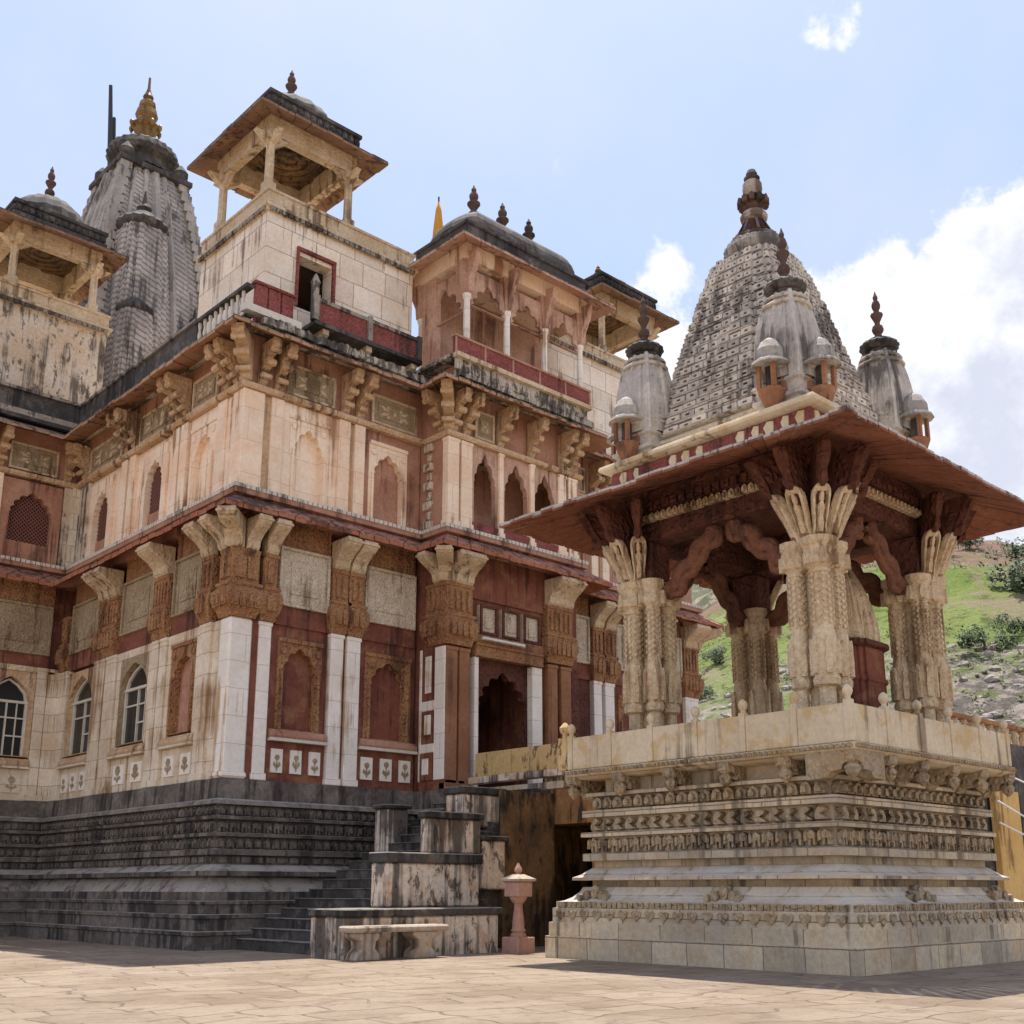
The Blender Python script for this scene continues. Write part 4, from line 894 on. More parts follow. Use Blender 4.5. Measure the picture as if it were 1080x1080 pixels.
# stepped spire built of pierced blocks
SX,SY = 18.05,11.9
def sprof(t):
    ks = [(0,1.02),(.17,.92),(.38,.785),(.55,.68),(.72,.575),(.9,.455),(1,.38)]
    for (a,b_),(c,d) in zip(ks,ks[1:]):
        if t <= c: return b_+(d-b_)*(t-a)/(c-a)
    return ks[-1][1]
b = MB(); NL = 19; ZB,ZT = 9.75,13.75
b.mould(rect(SX-1.85,SX+1.85,SY-1.85,SY+1.85),[(0,9.3),(.05,9.35),(.05,9.44),(-.08,9.48),(-.05,9.62),(.03,9.66),(.0,9.74),(-.1,9.75)],1)
def pierced(b,p0,p1,z0,z1,d,m=0,md=1):
    """one block face with a square hole in it, from p0 to p1 in plan"""
    p0,p1 = Vector(p0),Vector(p1); e = (p1-p0); n = Vector((e.y,-e.x)).normalized(); L = e.length
    def pt(u,z,k): q2 = p0+e*u+n*k; return (q2.x,q2.y,z)
    h = z1-z0; a,c = .34,.64; s0,s1 = z0+h*.30,z0+h*.70
    o = [pt(.04,z0,d),pt(.96,z0,d),pt(.96,z1,d),pt(.04,z1,d)]; i = [pt(a,s0,d),pt(c,s0,d),pt(c,s1,d),pt(a,s1,d)]; k = [pt(a,s0,-.10),pt(c,s0,-.10),pt(c,s1,-.10),pt(a,s1,-.10)]
    bk = [pt(.04,z0,-.06),pt(.96,z0,-.06),pt(.96,z1,-.06),pt(.04,z1,-.06)]
    b.add(o+i+k+bk,[(0,1,5,4),(1,2,6,5),(2,3,7,6),(3,0,4,7),(4,5,9,8),(5,6,10,9),(6,7,11,10),(7,4,8,11),(0,1,13,12),(1,2,14,13),(2,3,15,14),(3,0,12,15)],m)
rc = MB()
for k in range(NL):
    t0 = k/NL; z0 = ZB+(ZT-ZB)*t0; z1 = ZB+(ZT-ZB)*(k+1)/NL; h = z1-z0
    s = sprof(t0)*1.9
    pl = ratha(s)
    rc.loft([[(SX+x*.91,SY+y*.91,z) for x,y in pl] for z in (z0,z1)])
    lk = random.uniform(1.0,1.035); b.loft([[(SX+x*lk*kk,SY+y*lk*kk,z) for x,y in pl] for z,kk in ((z0,1),(z0+h*.13,1.015),(z0+h*.22,.985))],random.choice([0,0,2]))     # thin ledge
    n = len(pl)
    for i in range(n):
        p0 = Vector((SX+pl[i][0]*.97,SY+pl[i][1]*.97)); p1 = Vector((SX+pl[(i+1)%n][0]*.97,SY+pl[(i+1)%n][1]*.97))
        L = (p1-p0).length
        if L < .05: continue
        c = max(1,round(L/s*1.9/.36))
        for j in range(c):
            pierced(b,p0.lerp(p1,j/c),p0.lerp(p1,(j+1)/c),z0+h*random.uniform(.24,.3),z0+h*random.uniform(.72,.88),.06+random.uniform(-.025,.04),random.choice([0,0,0,0,0,1,2]))
sp1 = b.build('spire',[M['greylite'],M['palestone'],M['grey']],pav,recalc=True)
rc.build('spire_core',M['dome'],sp1)
b = MB(); b.lathe(SX,SY,[(.5,13.72),(.5,13.85),(.6,13.95),(.66,14.08),(.62,14.2),(.45,14.32),(.5,14.36),(.3,14.42)],64,lobes=24,amp=.03); b.build('crown',M['grey'],sp1)
b = MB(); b.lathe(SX,SY,[(.44,14.38),(.45,14.42),(.36,14.46),(.30,14.56),(.22,14.78),(.2,14.8)],16,m=1)
for i in range(8): a = 2*pi*i/8; b.prism_nz(Fr(SX,SY,(-sin(a),cos(a)),(cos(a),sin(a))),[(.36,14.44),(.41,14.44),(.22,14.8),(.19,14.8)],-.03,.03,2)
b.lathe(SX,SY,[(.2,14.8),(.27,14.84),(.29,14.92),(.25,15.0),(.17,15.03)],16,m=3)
b.lathe(SX,SY,[(.17,15.03),(.15,15.08),(.19,15.12),(.24,15.26),(.3,15.32),(.22,15.36),(.16,15.4)],16,lobes=8,amp=.08,m=0)
for i in range(12): a = 2*pi*i/12; b.prism_uz(Fr(SX+.24*cos(a),SY+.24*sin(a),(-sin(a),cos(a)),(cos(a),sin(a))),[(-.05,15.18),(.05,15.18),(.06,15.30),(0,15.35),(-.06,15.30)],-.05,.09)
b.lathe(SX,SY,[(.14,15.4),(.16,15.44),(.21,15.56),(.2,15.7),(.13,15.79)],16,m=3)
b.lathe(SX,SY,[(.16,15.79),(.17,15.85),(.11,15.89),(.12,15.95),(.09,16.03),(.03,16.08)],16,m=2)
b.build('finial',[M['finial'],M['darkred'],M['black'],M['bench']],sp1)
# corner turrets with tiny shrines at their feet
def pav_turret(x,y,ox,oy,zb=9.24,h=2.45):
    b = MB(); zz = zb+h*.30
    b.mould(rect(x-.48,x+.48,y-.48,y+.48),[(0,zb),(.03,zb+.05),(.03,zb+.14),(-.04,zb+.18),(-.04,zb+.3),(.02,zb+.33),(.02,zb+.4),(-.05,zb+.44),(-.03,zb+.6),(.03,zb+.63),(.0,zb+.7)])
    curved_spire(b,x,y,zb+.7,zb+h,.52,.29,12,2.6)
    for dx,dy in ((1,0),(-1,0),(0,1),(0,-1)): curved_spire(b,x+dx*.2,y+dy*.2,zb+.7,zb+h*.78,.33,.15,8,2.2)
    for k in range(8):      # ribs
        a = 2*pi*k/8; pts = []
        for i in range(9):
            t = i/8; sv = (.52+(.29-.52)*t**2.6)*(1.0 if k%2==0 else 1.16); pts.append((x+sv*cos(a),y+sv*sin(a),zb+.7+(h-.7)*t))
        b.tube(pts,.05,6)
    for zz,rr in ((.9,.57),(1.0,.57),(h-.24,.45),(h-.1,.41)):
        b.lathe(x,y,[(rr-.12,zb+zz-.035),(rr,zb+zz-.03),(rr+.02,zb+zz),(rr,zb+zz+.03),(rr-.12,zb+zz+.035)],24)
    tr = b.build('turret',M['greylite'],pav)
    b = MB(); b.lathe(x,y,[(.3,zb+h),(.34,zb+h+.05),(.24,zb+h+.1)],16); amalaka(b,x,y,zb+h+.08,.38,.26,lobes=16); b.lathe(x,y,[(.2,zb+h+.3),(.22,zb+h+.36),(.12,zb+h+.4)],12); b.build('turret_crown',M['dome'],tr)
    b = MB(); b.lathe(x,y,finial_prof(zb+h+.36,1.1,.125),12); b.build('finial',M['finial'],tr)
    for dx,dy in ((ox,0),(0,oy)):
        ax,ay = x+dx*.62,y+dy*.62
        b = MB(); z = zb+.45
        b.lathe(ax,ay,[(.08,zb),(.16,zb+.2),(.24,z-.05),(.24,z)],8,rot=pi/8)
        for a in (-1,1):
            for c in (-1,1): b.box(ax+a*.15-.035,ax+a*.15+.035,ay+c*.15-.035,ay+c*.15+.035,z,z+.46)
        b.box(ax-.07,ax+.07,ay-.07,ay+.07,z,z+.44,2)
        b.lathe(ax,ay,[(.36,z+.44),(.34,z+.49),(.25,z+.56),(.26,z+.6),(.25,z+.74),(.16,z+.9),(.03,z+1.0)],12,m=1)
        b.build('aedicule',[M['brown'],M['grey'],M['black']],tr)
d = 1.68
for ox,oy in ((-1,-1),(-1,1),(1,-1),(1,1)): pav_turret(SX+ox*d,SY+oy*d,ox,oy)

# ------------------------------------------------------------------ small shrine inside the pavilion
sh = thing('small_shrine','small cream stone shrine spire on a dark red pedestal inside the pavilion','shrine',(18.92,10.95,3.385))
hx,hy = 18.92,10.95
b = MB(); pl = [(hx+x,hy+y) for x,y in ratha(.55)]
b.mould(pl,[(.06,3.386),(.06,3.6),(.0,3.65),(.0,3.85),(.05,3.9),(.05,4.0),(0,4.05),(0,4.3),(.04,4.33),(.04,4.4),(0,4.44),(0,4.9),(.03,4.94),(.03,5.0),(0,5.04),(0,5.56)]); b.build('pedestal',M['red'],sh)
b = MB(); b.mould(pl,[(.02,5.56),(.08,5.6),(.08,5.68),(0,5.72)]); b.build('pedestal_top',M['darkred'],sh)
b = MB(); curved_spire(b,hx,hy,5.71,7.2,.50,.15,14,2.2)
for i in range(14):
    a = 2*pi*i/14; r = .50
    b.lathe(hx+r*cos(a),hy+r*sin(a),[(.09,5.71),(.115,5.78),(.115,5.98),(.085,6.02),(.105,6.06),(.06,6.2),(.01,6.3)],8)
    b.lathe(hx+r*.76*cos(a+.2),hy+r*.76*sin(a+.2),[(.1,6.0),(.1,6.4),(.07,6.52),(.085,6.56),(.01,6.74)],8)
amalaka(b,hx,hy,7.16,.18,.14,lobes=16); b.lathe(hx,hy,[(.05,7.29),(.07,7.36),(.02,7.48)],8)
b.build('spire',M['pillar'],sh)

# ------------------------------------------------------------------ bridge from porch to pavilion
br = thing('footbridge','yellow limewashed footbridge from the temple door to the pavilion with stained parapet','bridge',(19.3,18,0))
b = MB(); b.box(18.2,20.8,15.1,20.85,3.42,3.58); b.build('deck',M['stainwall'],br)
b = MB(); b.box(18.2,18.36,17.72,20.85,3.86,4.44); b.box(18.2,18.36,15.3,17.7,3.86,4.44); b.box(20.6,20.76,15.3,20.85,3.6,4.44); b.build('parapet',M['yellow'],br,bevel=.015)
b = MB(); b.box(18.12,18.4,15.2,21.0,3.7,3.855); b.build('ledge',M['blotchy'],br)
b = MB(); b.box(18.22,20.6,19.38,21.2,-.1,3.41); b.box(18.22,20.6,17.0,19.375,2.62,3.41); b.box(18.22,20.6,15.4,16.995,-.1,3.41); b.box(22.6,22.8,15.4,21.2,-.1,3.4,1); b.box(20.61,22.6,15.4,16.995,-.1,2.6,1); b.box(20.61,22.6,19.38,21.2,-.1,2.6,1); b.box(20.61,22.6,15.4,21.2,2.62,3.39,1); b.build('wall',[M['rust'],M['ironshade']],br)  # inner passage faces coloured black to stand in for its darkness
b = MB(); b.box(15.3,15.46,14.9,15.12,3.386,4.0); b.lathe(15.38,15.0,[(.07,4.0),(.05,4.05),(.1,4.12),(.11,4.2),(.03,4.3)],10); b.build('end_post',M['yellow'],br,bevel=.01)

# ------------------------------------------------------------------ staircase with stepped side blocks
sc_ = thing('staircase','blackened stone steps climbing to the temple door beside peeling stepped blocks','staircase',(14,19,0))
b = MB(); ns = 17
for i in range(ns):
    x0 = 12.3+i*.345; z1 = .2*(i+1)
    b.box(x0,18.2,18.25,21.55,z1-.2,z1)
    b.box(x0-.03,x0+.3,18.26,21.54,z1+.002,z1+.02)
b.build('steps',M['black'],sc_,bevel=.012)
def block(x0,x1,y0,y1,z0,z1,cope=.12):
    b = MB(); b.box(x0,x1,y0,y1,z0,z1-cope); bl = b.build('side_block',M['blotchy'],sc_,bevel=.03)
    b = MB(); b.box(x0-.06,x1+.06,y0-.06,y1+.02,z1-cope+.003,z1); b.build('coping',M['black'],bl,bevel=.02)
block(11.9,15.5,17.0,18.2,-.1,.86,.14)
block(13.25,15.6,17.7,18.22,.87,1.9,.2)
block(14.5,15.9,18.0,18.3,1.91,2.75,.14)
block(15.95,16.6,18.0,18.6,1.2,2.3,.1)
block(15.75,16.9,18.4,19.0,2.5,3.35,.16)
block(15.7,16.3,21.0,21.5,2.0,3.1,.1)

b = MB(); b.box(16.62,18.19,18.12,18.24,-.1,3.30); b.build('side_wall',M['sootshade'],sc_)

# ------------------------------------------------------------------ bench and post
bn = thing('stone_bench','low stone bench with two block legs against the peeling stair block','bench',(12.6,16.7,0))
b = MB(); b.box(11.62,13.75,16.42,16.9,.47,.58); b.build('seat',M['bench'],bn,bevel=.03)
for x in (12.0,13.25):
    b = MB(); b.prism_uz(Fr(x,16.5,(1,0),(0,-1)),[(-.25,0),(.25,0),(.22,.12),(.13,.2),(.15,.32),(.28,.4),(.28,.468),(-.28,.468),(-.28,.4),(-.15,.32),(-.13,.2),(-.22,.12)],-.34,.02); b.build('leg',M['bench'],bn,bevel=.015)
po = thing('stone_lamp_pillar','short rose sandstone pillar with square head beside the dark passage','pillar',(15.65,16.6,0))
px_,py_ = 15.65,16.6
b = MB(); b.box(px_-.235,px_+.235,py_-.235,py_+.235,-.02,.3); b.build('base',M['rosepost'],po,bevel=.02)
b = MB(); b.lathe(px_,py_,[(.16,.3),(.16,.35),(.12,.38),(.15,.42),(.12,.47),(.125,.55),(.088,.85),(.085,.92),(.12,.95),(.17,1.02),(.18,1.06)],12); b.build('shaft',M['rosepost'],po,smooth='auto')
b = MB(); b.box(px_-.2,px_+.2,py_-.2,py_+.2,1.06,1.34); b.build('head',M['rosepost'],po,bevel=.015)
b = MB(); b.mould(rect(px_-.2,px_+.2,py_-.2,py_+.2),[(0,1.345),(.05,1.36),(.05,1.4),(-.06,1.46),(-.12,1.49)]); b.build('cap',M['bench'],po)
b = MB(); b.lathe(px_,py_,[(.07,1.48),(.05,1.51),(.08,1.55),(.07,1.61),(.04,1.65),(.02,1.71)],12); b.build('knob',M['rosepost'],po,smooth='auto')

# ------------------------------------------------------------------ gate wall at the right with balustrade and wires
gw = thing('boundary_wall','dark stained boundary wall with orange baluster row and yellow pier behind the pavilion','wall',(31,12,0))
b = MB(); b.box(24.5,45,12.0,12.5,-.1,4.72); b.build('wall',M['black'],gw)
b = MB(); b.box(26.6,27.85,11.8,11.98,-.1,3.5); b.build('pier',M['yellowwall'],gw,bevel=.02)
for i in range(26):
    x = 25.2+i*.46
    b = MB(); b.lathe(x,12.2,[(.09,4.73),(.09,4.8),(.05,4.84),(.09,4.95),(.05,5.06),(.09,5.1),(.09,5.14)],8); b.build('baluster',M['orange'],gw)
b = MB(); b.box(24.8,45,12.08,12.32,5.143,5.24); b.build('handrail',M['ochre'],gw)
for i,(za,zb) in enumerate(((3.95,3.65),(3.2,2.45),(2.7,2.2))):
    b = MB(); pts = [(26.2+t*6,11.6-t*.2,za+(zb-za)*t-.25*sin(pi*t)) for t in [k/12 for k in range(13)]]
    b.tube(pts,.022,6); o = b.build('cable',M['tube']); tag(o,('highest thin white cable sagging in front of the dark wall','middle thin white cable crossing the yellow pier','lowest thin white cable crossing the yellow pier')[i],'cable','white cables beside the pavilion')

# ------------------------------------------------------------------ small separate things
b = MB(); b.tube([(16.3,42,28),(15.95,42,31.4),(15.7,42,34.6)],[.14,.12,.08],8); b.tube([(16.25,42.05,29.5),(16.0,42.05,33.2)],[.1,.07],6)
o = b.build('flagpole',M['ironshade']); tag(o,'bare black flagpole leaning beside the grey temple tower','flagpole')
fl = thing('flag','furled saffron flag on a thin rod beside the arcaded roof pavilion','flag',(20.9,26,14.4))
b = MB(); b.tube([(20.9,26,14.43),(20.9,26,23.7)],.03,6); b.build('rod',M['ironshade'],fl)
b = MB(); b.loft([[(20.9+w*cos(a)*1.2,26+w*sin(a),z) for a in [2*pi*i/8 for i in range(8)]] for z,w in ((20.6,.03),(20.8,.17),(21.6,.2),(22.4,.16),(23.2,.09),(23.55,.02))]); b.build('cloth',M['flag'],fl,smooth=True)
tl = thing('tube_light','thin white tube light fixed above the temple door','light',(19.3,21.1,7.45))
b = MB(); b.tube([(18.75,21.12,7.47),(20.15,21.12,7.47)],.022,8); b.build('tube',M['tube'],tl); b = MB(); b.box(18.7,20.2,21.14,21.2,7.44,7.52); b.build('holder',M['whitepaint'],tl)

# ------------------------------------------------------------------ ground, hills
def ground_mat():
    m = bpy.data.materials.new('flagstones'); m.use_nodes = True; nt = m.node_tree; L = nt.links; bs = nt.nodes['Principled BSDF']; bs.inputs['Roughness'].default_value = .9; bs.inputs['Specular IOR Level'].default_value = .15
    P = nt.nodes.new('ShaderNodeNewGeometry').outputs['Position']
    rot = nt.nodes.new('ShaderNodeMapping'); L.new(P,rot.inputs[0]); rot.inputs['Rotation'].default_value = (0,0,.12)
    nz = nt.nodes.new('ShaderNodeTexNoise'); nz.inputs['Scale'].default_value = .8; L.new(P,nz.inputs['Vector'])
    va = nt.nodes.new('ShaderNodeVectorMath'); va.operation='ADD'; L.new(rot.outputs[0],va.inputs[0]); L.new(nscale(nt,nz.outputs['Color'],(1.0,1.0,0)),va.inputs[1])
    br = nt.nodes.new('ShaderNodeTexBrick'); br.inputs['Scale'].default_value = 1; br.inputs['Brick Width'].default_value = 1.15; br.inputs['Row Height'].default_value = .62
    br.inputs['Mortar Size'].default_value = .022; br.inputs['Mortar Smooth'].default_value = .6; br.offset = .41; br.squash = .7; br.squash_frequency = 2
    br.inputs['Color1'].default_value = (0,0,0,1); br.inputs['Color2'].default_value = (1,1,1,1); br.inputs['Mortar'].default_value = (.5,.5,.5,1); L.new(va.outputs[0],br.inputs['Vector'])
    bwn = nt.nodes.new('ShaderNodeRGBToBW'); L.new(br.outputs['Color'],bwn.inputs[0]); bw = bwn
    crack = br.outputs['Fac']
    c = nmix(nt,nmath(nt,'MULTIPLY',bw.outputs[0],.9),(.255,.19,.135),(.36,.28,.205))
    c = nmix(nt,nmath(nt,'MULTIPLY',nramp(nt,nnoise(nt,P,.45,6,.65),.42,.62),.6),c,(.40,.32,.245))
    c = nmix(nt,nmath(nt,'MULTIPLY',nramp(nt,nnoise(nt,P,2.1,9,.72,.4),.52,.64),.6),c,(.19,.135,.095))
    c = nmix(nt,nmath(nt,'MULTIPLY',nmath(nt,'MULTIPLY',crack,nramp(nt,nnoise(nt,P,1.3,5,.6),.36,.55)),.62),c,(.12,.09,.065))
    c = nmix(nt,nmath(nt,'MULTIPLY',nramp(nt,nnoise(nt,P,9,9,.78),.5,.7),.5),c,(.15,.11,.08))
    L.new(c,bs.inputs['Base Color'])
    h = nmath(nt,'ADD',nmath(nt,'MULTIPLY',crack,-1.0),nmath(nt,'ADD',nmath(nt,'MULTIPLY',nnoise(nt,P,4,9,.75),2.6),nmath(nt,'MULTIPLY',bw.outputs[0],.5)))
    bp = nt.nodes.new('ShaderNodeBump'); bp.inputs['Strength'].default_value=.8; bp.inputs['Distance'].default_value=.05; L.new(h,bp.inputs['Height']); L.new(bp.outputs[0],bs.inputs['Normal'])
    return m
M['ground'] = ground_mat()
b = MB(); NG = 60
vs = [];fs = []
b.add([(-900,-900,0),(900,-900,0),(900,900,0),(-900,900,0)],[(0,1,2,3)]); g = b.build('ground',M['ground'],recalc=False); g['kind'] = 'structure'

def hill_mat(name,grass,grass2,rock,cap,capz,lowz):
    m = bpy.data.materials.new(name); m.use_nodes = True; nt = m.node_tree; L = nt.links; bs = nt.nodes['Principled BSDF']; bs.inputs['Roughness'].default_value = .95; bs.inputs['Specular IOR Level'].default_value=.1
    P = nt.nodes.new('ShaderNodeNewGeometry').outputs['Position']; sep = nt.nodes.new('ShaderNodeSeparateXYZ'); L.new(P,sep.inputs[0])
    c = nmix(nt,nramp(nt,nnoise(nt,P,.07,8,.65),.4,.6),grass,grass2)
    c = nmix(nt,nmath(nt,'MULTIPLY',nramp(nt,nnoise(nt,P,.35,8,.7),.52,.62),.7),c,tuple(x*.45 for x in grass))
    zn = nmath(nt,'ADD',sep.outputs[2],nmath(nt,'MULTIPLY',nmath(nt,'SUBTRACT',nnoise(nt,P,.06,6,.6),.5),26))
    rk = nmix(nt,nramp(nt,nnoise(nt,P,.5,8,.75),.42,.6),tuple(x*.35 for x in rock),rock)
    patch = nmath(nt,'MULTIPLY',nmath(nt,'SUBTRACT',1,nramp(nt,zn,lowz-5,lowz+3)),nramp(nt,nnoise(nt,P,.13,8,.7),.38,.5))
    soil = nmath(nt,'MULTIPLY',nramp(nt,nnoise(nt,P,.11,8,.72,.5),.52,.6),.75)
    c = nmix(nt,soil,c,(.33,.255,.18))
    c = nmix(nt,patch,c,rk)
    c = nmix(nt,nramp(nt,zn,capz-2,capz+3),c,cap)
    L.new(c,bs.inputs['Base Color'])
    bp = nt.nodes.new('ShaderNodeBump'); bp.inputs['Strength'].default_value=1; bp.inputs['Distance'].default_value=1.2; L.new(nnoise(nt,P,.6,10,.75),bp.inputs['Height']); L.new(bp.outputs[0],bs.inputs['Normal'])
    return m
from mathutils import noise as mn
def ridge(name,mat,a0,a1,r0,r1,prof,amp,na=160,nr=50):
    """hillside on a polar grid about the courtyard: rises from r0 to a crest at r1, falls behind"""
    b = MB(); vs = []; fs = []
    for i in range(na+1):
        a = a0+(a1-a0)*i/na
        top = prof(math.degrees(a))
        for j in range(nr+1):
            t = j/nr; r = r0+(r1*1.5-r0)*t; tc = (r-r0)/(r1-r0)
            h = top*(min(1,tc)**.85) if tc <= 1 else top*(1-(tc-1)*.8)
            x,y = r*sin(a),r*cos(a)
            h += amp*min(1,tc*2)*(mn.fractal(Vector((x,y,0))*.02,1,2,6)+.35*mn.fractal(Vector((x,y,7))*.09,1,2,5))
            vs.append((x,y,h-.5))
    for i in range(na):
        for j in range(nr): k = i*(nr+1)+j; fs.append((k,k+nr+1,k+nr+2,k+1))
    b.add(vs,fs); o = b.build(name,mat,smooth=True); o['kind'] = 'structure'; return o
def prof1(az): # crest height of the near hill by azimuth (degrees from +Y towards +X)
    return 47+6*sin((az-40)*.09) - max(0,60-az)*1.25
hm = hill_mat('hillside',(.175,.235,.055),(.25,.30,.095),(.42,.36,.31),(.26,.165,.125),39,21)
hill = ridge('hill',hm,radians(38),radians(110),70,170,prof1,3.5)
def prof2(az): return 175+20*sin(az*.25)
mm = hill_mat('far_mountain',(.10,.115,.07),(.15,.15,.10),(.25,.23,.20),(.18,.15,.13),400,60)
mt = ridge('mountain',mm,radians(20),radians(110),350,640,prof2,25,120,30)

# bushes on the hill
def hill_z(x,y):
    r = math.hypot(x,y); a = math.degrees(math.atan2(x,y)); tc = (r-70)/100
    h = prof1(a)*(min(1,tc)**.85)
    return h+3.5*min(1,tc*2)*(mn.fractal(Vector((x,y,0))*.02,1,2,6)+.35*mn.fractal(Vector((x,y,7))*.09,1,2,5))-.5
M['leaf'] = plain('bush_leaf',(.045,.075,.022),.8); M['bark'] = plain('bush_bark',(.09,.06,.04),.9)
def bush(i,x,y,rad,label):
    z = hill_z(x,y); t = thing('bush',label,'bush',(x,y,z),'bushes on the hillside')
    b = MB(); rnd = random.Random(i)
    cl = [(Vector((rnd.gauss(0,.5),rnd.gauss(0,.5),rnd.uniform(.35,1.0)))*rad, rnd.uniform(.35,.6)*rad) for _ in range(9)]
    for _ in range(900):
        c,r = rnd.choice(cl); d = Vector((rnd.gauss(0,1),rnd.gauss(0,1),rnd.gauss(0,1))).normalized()*r*rnd.uniform(.5,1.05)
        p = Vector((x,y,z))+c+d; s = rad*rnd.uniform(.06,.13)
        u = Vector((rnd.gauss(0,1),rnd.gauss(0,1),rnd.gauss(0,.6))).normalized(); v = u.orthogonal().normalized()
        b.add([p-u*s,p+v*s*.6,p+u*s,p-v*s*.6],[(0,1,2,3)])
    b.build('foliage',M['leaf'],t,recalc=False)
    b = MB(); b.tube([(x,y,z-.5),(x+.1*rad,y,z+.5*rad),(x+.2*rad,y+.1*rad,z+.9*rad)],[.09*rad,.06*rad,.03*rad],6); b.build('trunk',M['bark'],t)
def polar(az,r): return r*sin(radians(az)),r*cos(radians(az))
BU = [(66.2,108,1.8,'round dark green bush right of the carved right-hand pillar'),(68.6,125,3.2,'tall dark tree-like bush at the right edge of the hillside'),(67.6,112,1.5,'small dark bush at the right edge above the pale rocks'),(64.6,150,2.0,'dark bush just under the brown hilltop beside the right-hand pillar'),(66.0,158,1.6,'low bush below the brown summit'),(68.0,150,2.1,'broad bush below the brown summit near the right edge'),
      (52.5,110,1.3,'dark bush seen low through the pavilion opening'),(53.6,122,1.5,'bush seen higher through the pavilion opening'),(51.6,100,0.9,'small bush among rocks seen through the pavilion opening')]
for i,(az,r,rad,lab) in enumerate(BU): bush(i,*polar(az,r),rad,lab)
rs = random.Random(5); b = MB()
for _ in range(700):      # loose grey boulders on the lower slope
    az = rs.uniform(46,75); r = rs.uniform(74,112); x,y = polar(az,r); z = hill_z(x,y); s = rs.uniform(.18,.75)**1.3
    rings = []
    for k,(rr,zz) in enumerate(((.9,-.6),(1.0,-.1),(.8,.25),(.4,.45))): rings.append([(x+s*rr*cos(a)*rs.uniform(.75,1.2),y+s*rr*sin(a)*rs.uniform(.75,1.2),z+s*zz*rs.uniform(.8,1.15)) for a in [2*pi*q_/7 for q_ in range(7)]])
    b.loft(rings)
M['rock'] = stone('boulder_stone',(.36,.31,.275),(.27,.235,.21),stain=(.09,.08,.07),amt=.3,var=.4,bump=.5)
o = b.build('boulders',M['rock']); o['kind'] = 'stuff'; tag(o,'pale grey boulders scattered over the foot of the green hill','rocks')

b = MB(); rs = random.Random(11)      # low dry scrub
for _ in range(1500):
    az = rs.uniform(46,76); r = rs.uniform(76,172); x,y = polar(az,r)
    if mn.noise(Vector((x,y,3))*.05) < -.05: continue
    z = hill_z(x,y); rad = rs.uniform(.25,.9)
    for k in range(11):
        d = Vector((rs.gauss(0,1),rs.gauss(0,1),abs(rs.gauss(0,.8)))).normalized()*rad*rs.uniform(.3,1)
        p = Vector((x,y,z))+d; u = Vector((rs.gauss(0,1),rs.gauss(0,1),rs.gauss(0,.7))).normalized(); v = u.orthogonal().normalized(); q_ = rad*rs.uniform(.2,.4)
        b.add([p-u*q_,p+v*q_*.6,p+u*q_,p-v*q_*.6],[(0,1,2,3)],rs.choice([0,0,1]))
M['scrub'] = plain('scrub_leaf',(.10,.13,.04),.9); M['dry'] = plain('dry_scrub',(.22,.20,.09),.9)
o = b.build('scrub',[M['scrub'],M['dry']],recalc=False); o['kind'] = 'stuff'; tag(o,'low green and dry scrub covering the hill behind the pavilion','scrub')

# ------------------------------------------------------------------ sky, sun, camera
AZ = radians(40); EL = radians(73)
w = bpy.data.worlds.new('World'); S.world = w; w.use_nodes = True; nt = w.node_tree; L = nt.links
bg = nt.nodes['Background']; bg.inputs['Strength'].default_value = .13
sky = nt.nodes.new('ShaderNodeTexSky'); sky.sky_type = 'NISHITA'; sky.sun_disc = False; sky.sun_elevation = EL; sky.sun_rotation = AZ
sky.air_density = 1.0; sky.dust_density = 2.0; sky.ozone_density = 1.0
D = nt.nodes.new('ShaderNodeTexCoord').outputs['Generated']
def dmask(d,outer,inner):
    n = nt.nodes.new('ShaderNodeVectorMath'); n.operation='DOT_PRODUCT'; L.new(D,n.inputs[0]); n.inputs[1].default_value = d
    n2 = nt.nodes.new('ShaderNodeMapRange'); L.new(n.outputs['Value'],n2.inputs[0]); n2.inputs[1].default_value = cos(radians(outer)); n2.inputs[2].default_value = cos(radians(inner)); return n2.outputs[0]
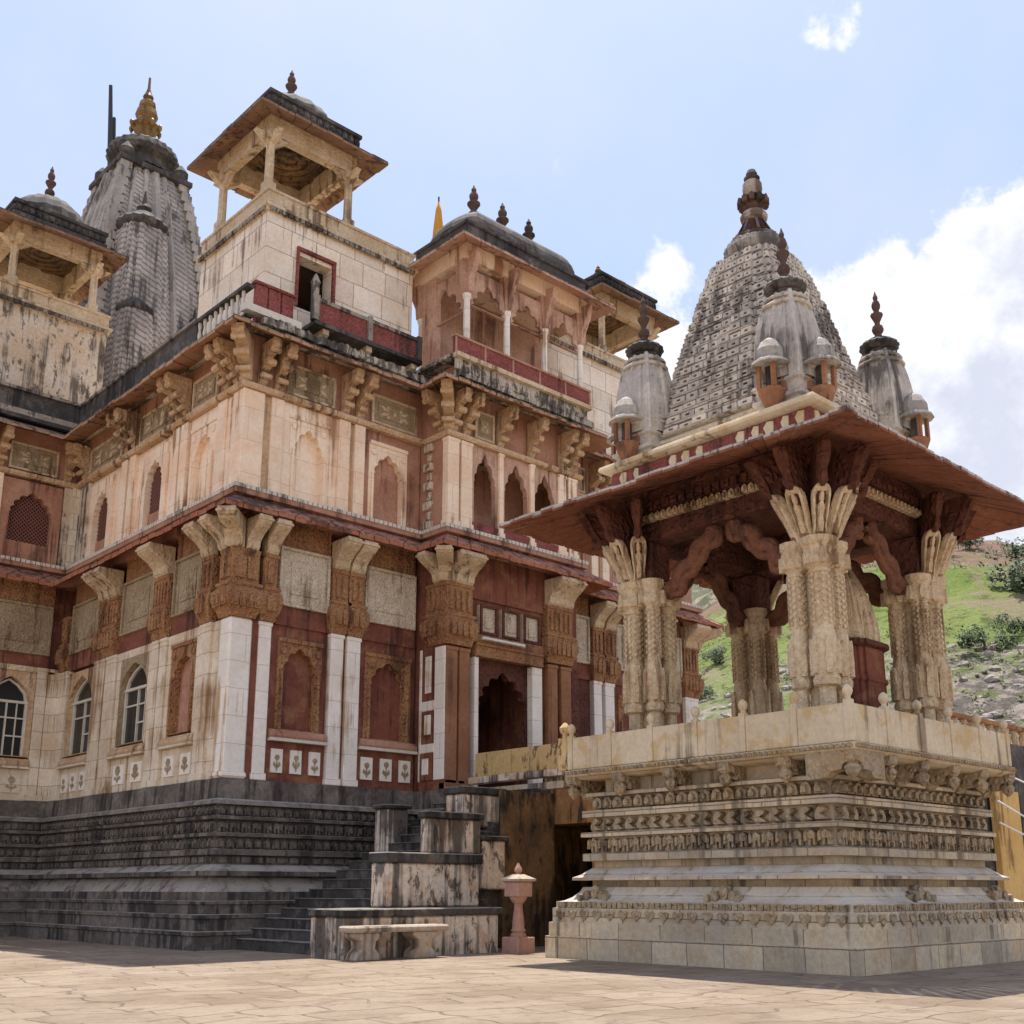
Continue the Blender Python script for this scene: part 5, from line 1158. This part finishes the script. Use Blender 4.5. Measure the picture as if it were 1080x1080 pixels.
# cumulus banks, one added unseen behind the camera to fill shade: direction, outer and inner angle
CL = [((.862,.40,.30),15,5,.95),((.79,.43,.435),6.5,1.6,.8),((.875,.30,.37),12,4,.95),((.675,.536,.507),2.8,.3,.5),((.70,.571,.428),4.5,1,.75),((.671,.37,.642),2.0,.2,.6),((-.68,-.73,.25),50,10,.75),((-.9,.3,.3),25,5,.7),((.3,-.9,.35),30,5,.7),((.35,.9,.2),12,3,.5)]
mk = None
for d,o_,i_,s_ in CL:
    x = nmath(nt,'MULTIPLY',dmask(tuple(Vector(d).normalized()),o_,i_),s_); mk = x if mk is None else nmath(nt,'MAXIMUM',mk,x)
n1 = nnoise(nt,D,11,10,.6,.1); n2 = nnoise(nt,D,34,6,.6)
fld = nmath(nt,'ADD',nmath(nt,'ADD',mk,nmath(nt,'MULTIPLY',nmath(nt,'SUBTRACT',n1,.5),2.3)),nmath(nt,'MULTIPLY',nmath(nt,'SUBTRACT',n2,.5),.65))
cf = nramp(nt,fld,.38,.66)
n3 = nnoise(nt,D,6.5,8,.62)
shade = nmath(nt,'MULTIPLY',nramp(nt,fld,.65,1.25),nramp(nt,n3,.36,.6))
cc = nmix(nt,shade,(4.0,4.0,4.05),(2.75,2.85,3.3))
skyc = nmix(nt,.66,sky.outputs[0],(1.75,2.2,3.45))      # thin high haze
veil = nmath(nt,'MULTIPLY',nramp(nt,nnoise(nt,D,2.3,6,.6),.36,.66),.5)
skyc = nmix(nt,veil,skyc,(2.9,3.1,3.8))
L.new(nmix(nt,nmath(nt,'MULTIPLY',cf,.92),skyc,cc),bg.inputs['Color'])
sd = bpy.data.lights.new('sun','SUN'); sd.energy = 3.6; sd.angle = radians(.5); sd.color = (1,.95,.87)
so = bpy.data.objects.new('sun',sd); COL.objects.link(so)
dv = Vector((sin(AZ)*cos(EL),cos(AZ)*cos(EL),sin(EL))); so.rotation_euler = dv.to_track_quat('Z','Y').to_euler()
so.location = (0,0,60)
cd = bpy.data.cameras.new('camera'); cam = bpy.data.objects.new('camera',cd); COL.objects.link(cam); S.camera = cam
a = radians(43.0); th = math.atan(288/1187.)
fwd = Vector((sin(a)*cos(th),cos(a)*cos(th),sin(th))); cam.location = (0,0,1.2); cam.rotation_euler = fwd.to_track_quat('-Z','Y').to_euler()
cd.sensor_width = 36; cd.lens = 36*1187/1080; cd.shift_y = 110/1080; cd.clip_end = 5000; cd.clip_start = .1
S.view_settings.view_transform = 'Standard'; S.view_settings.look = 'None'; S.view_settings.exposure = 1.08; S.view_settings.gamma = 1
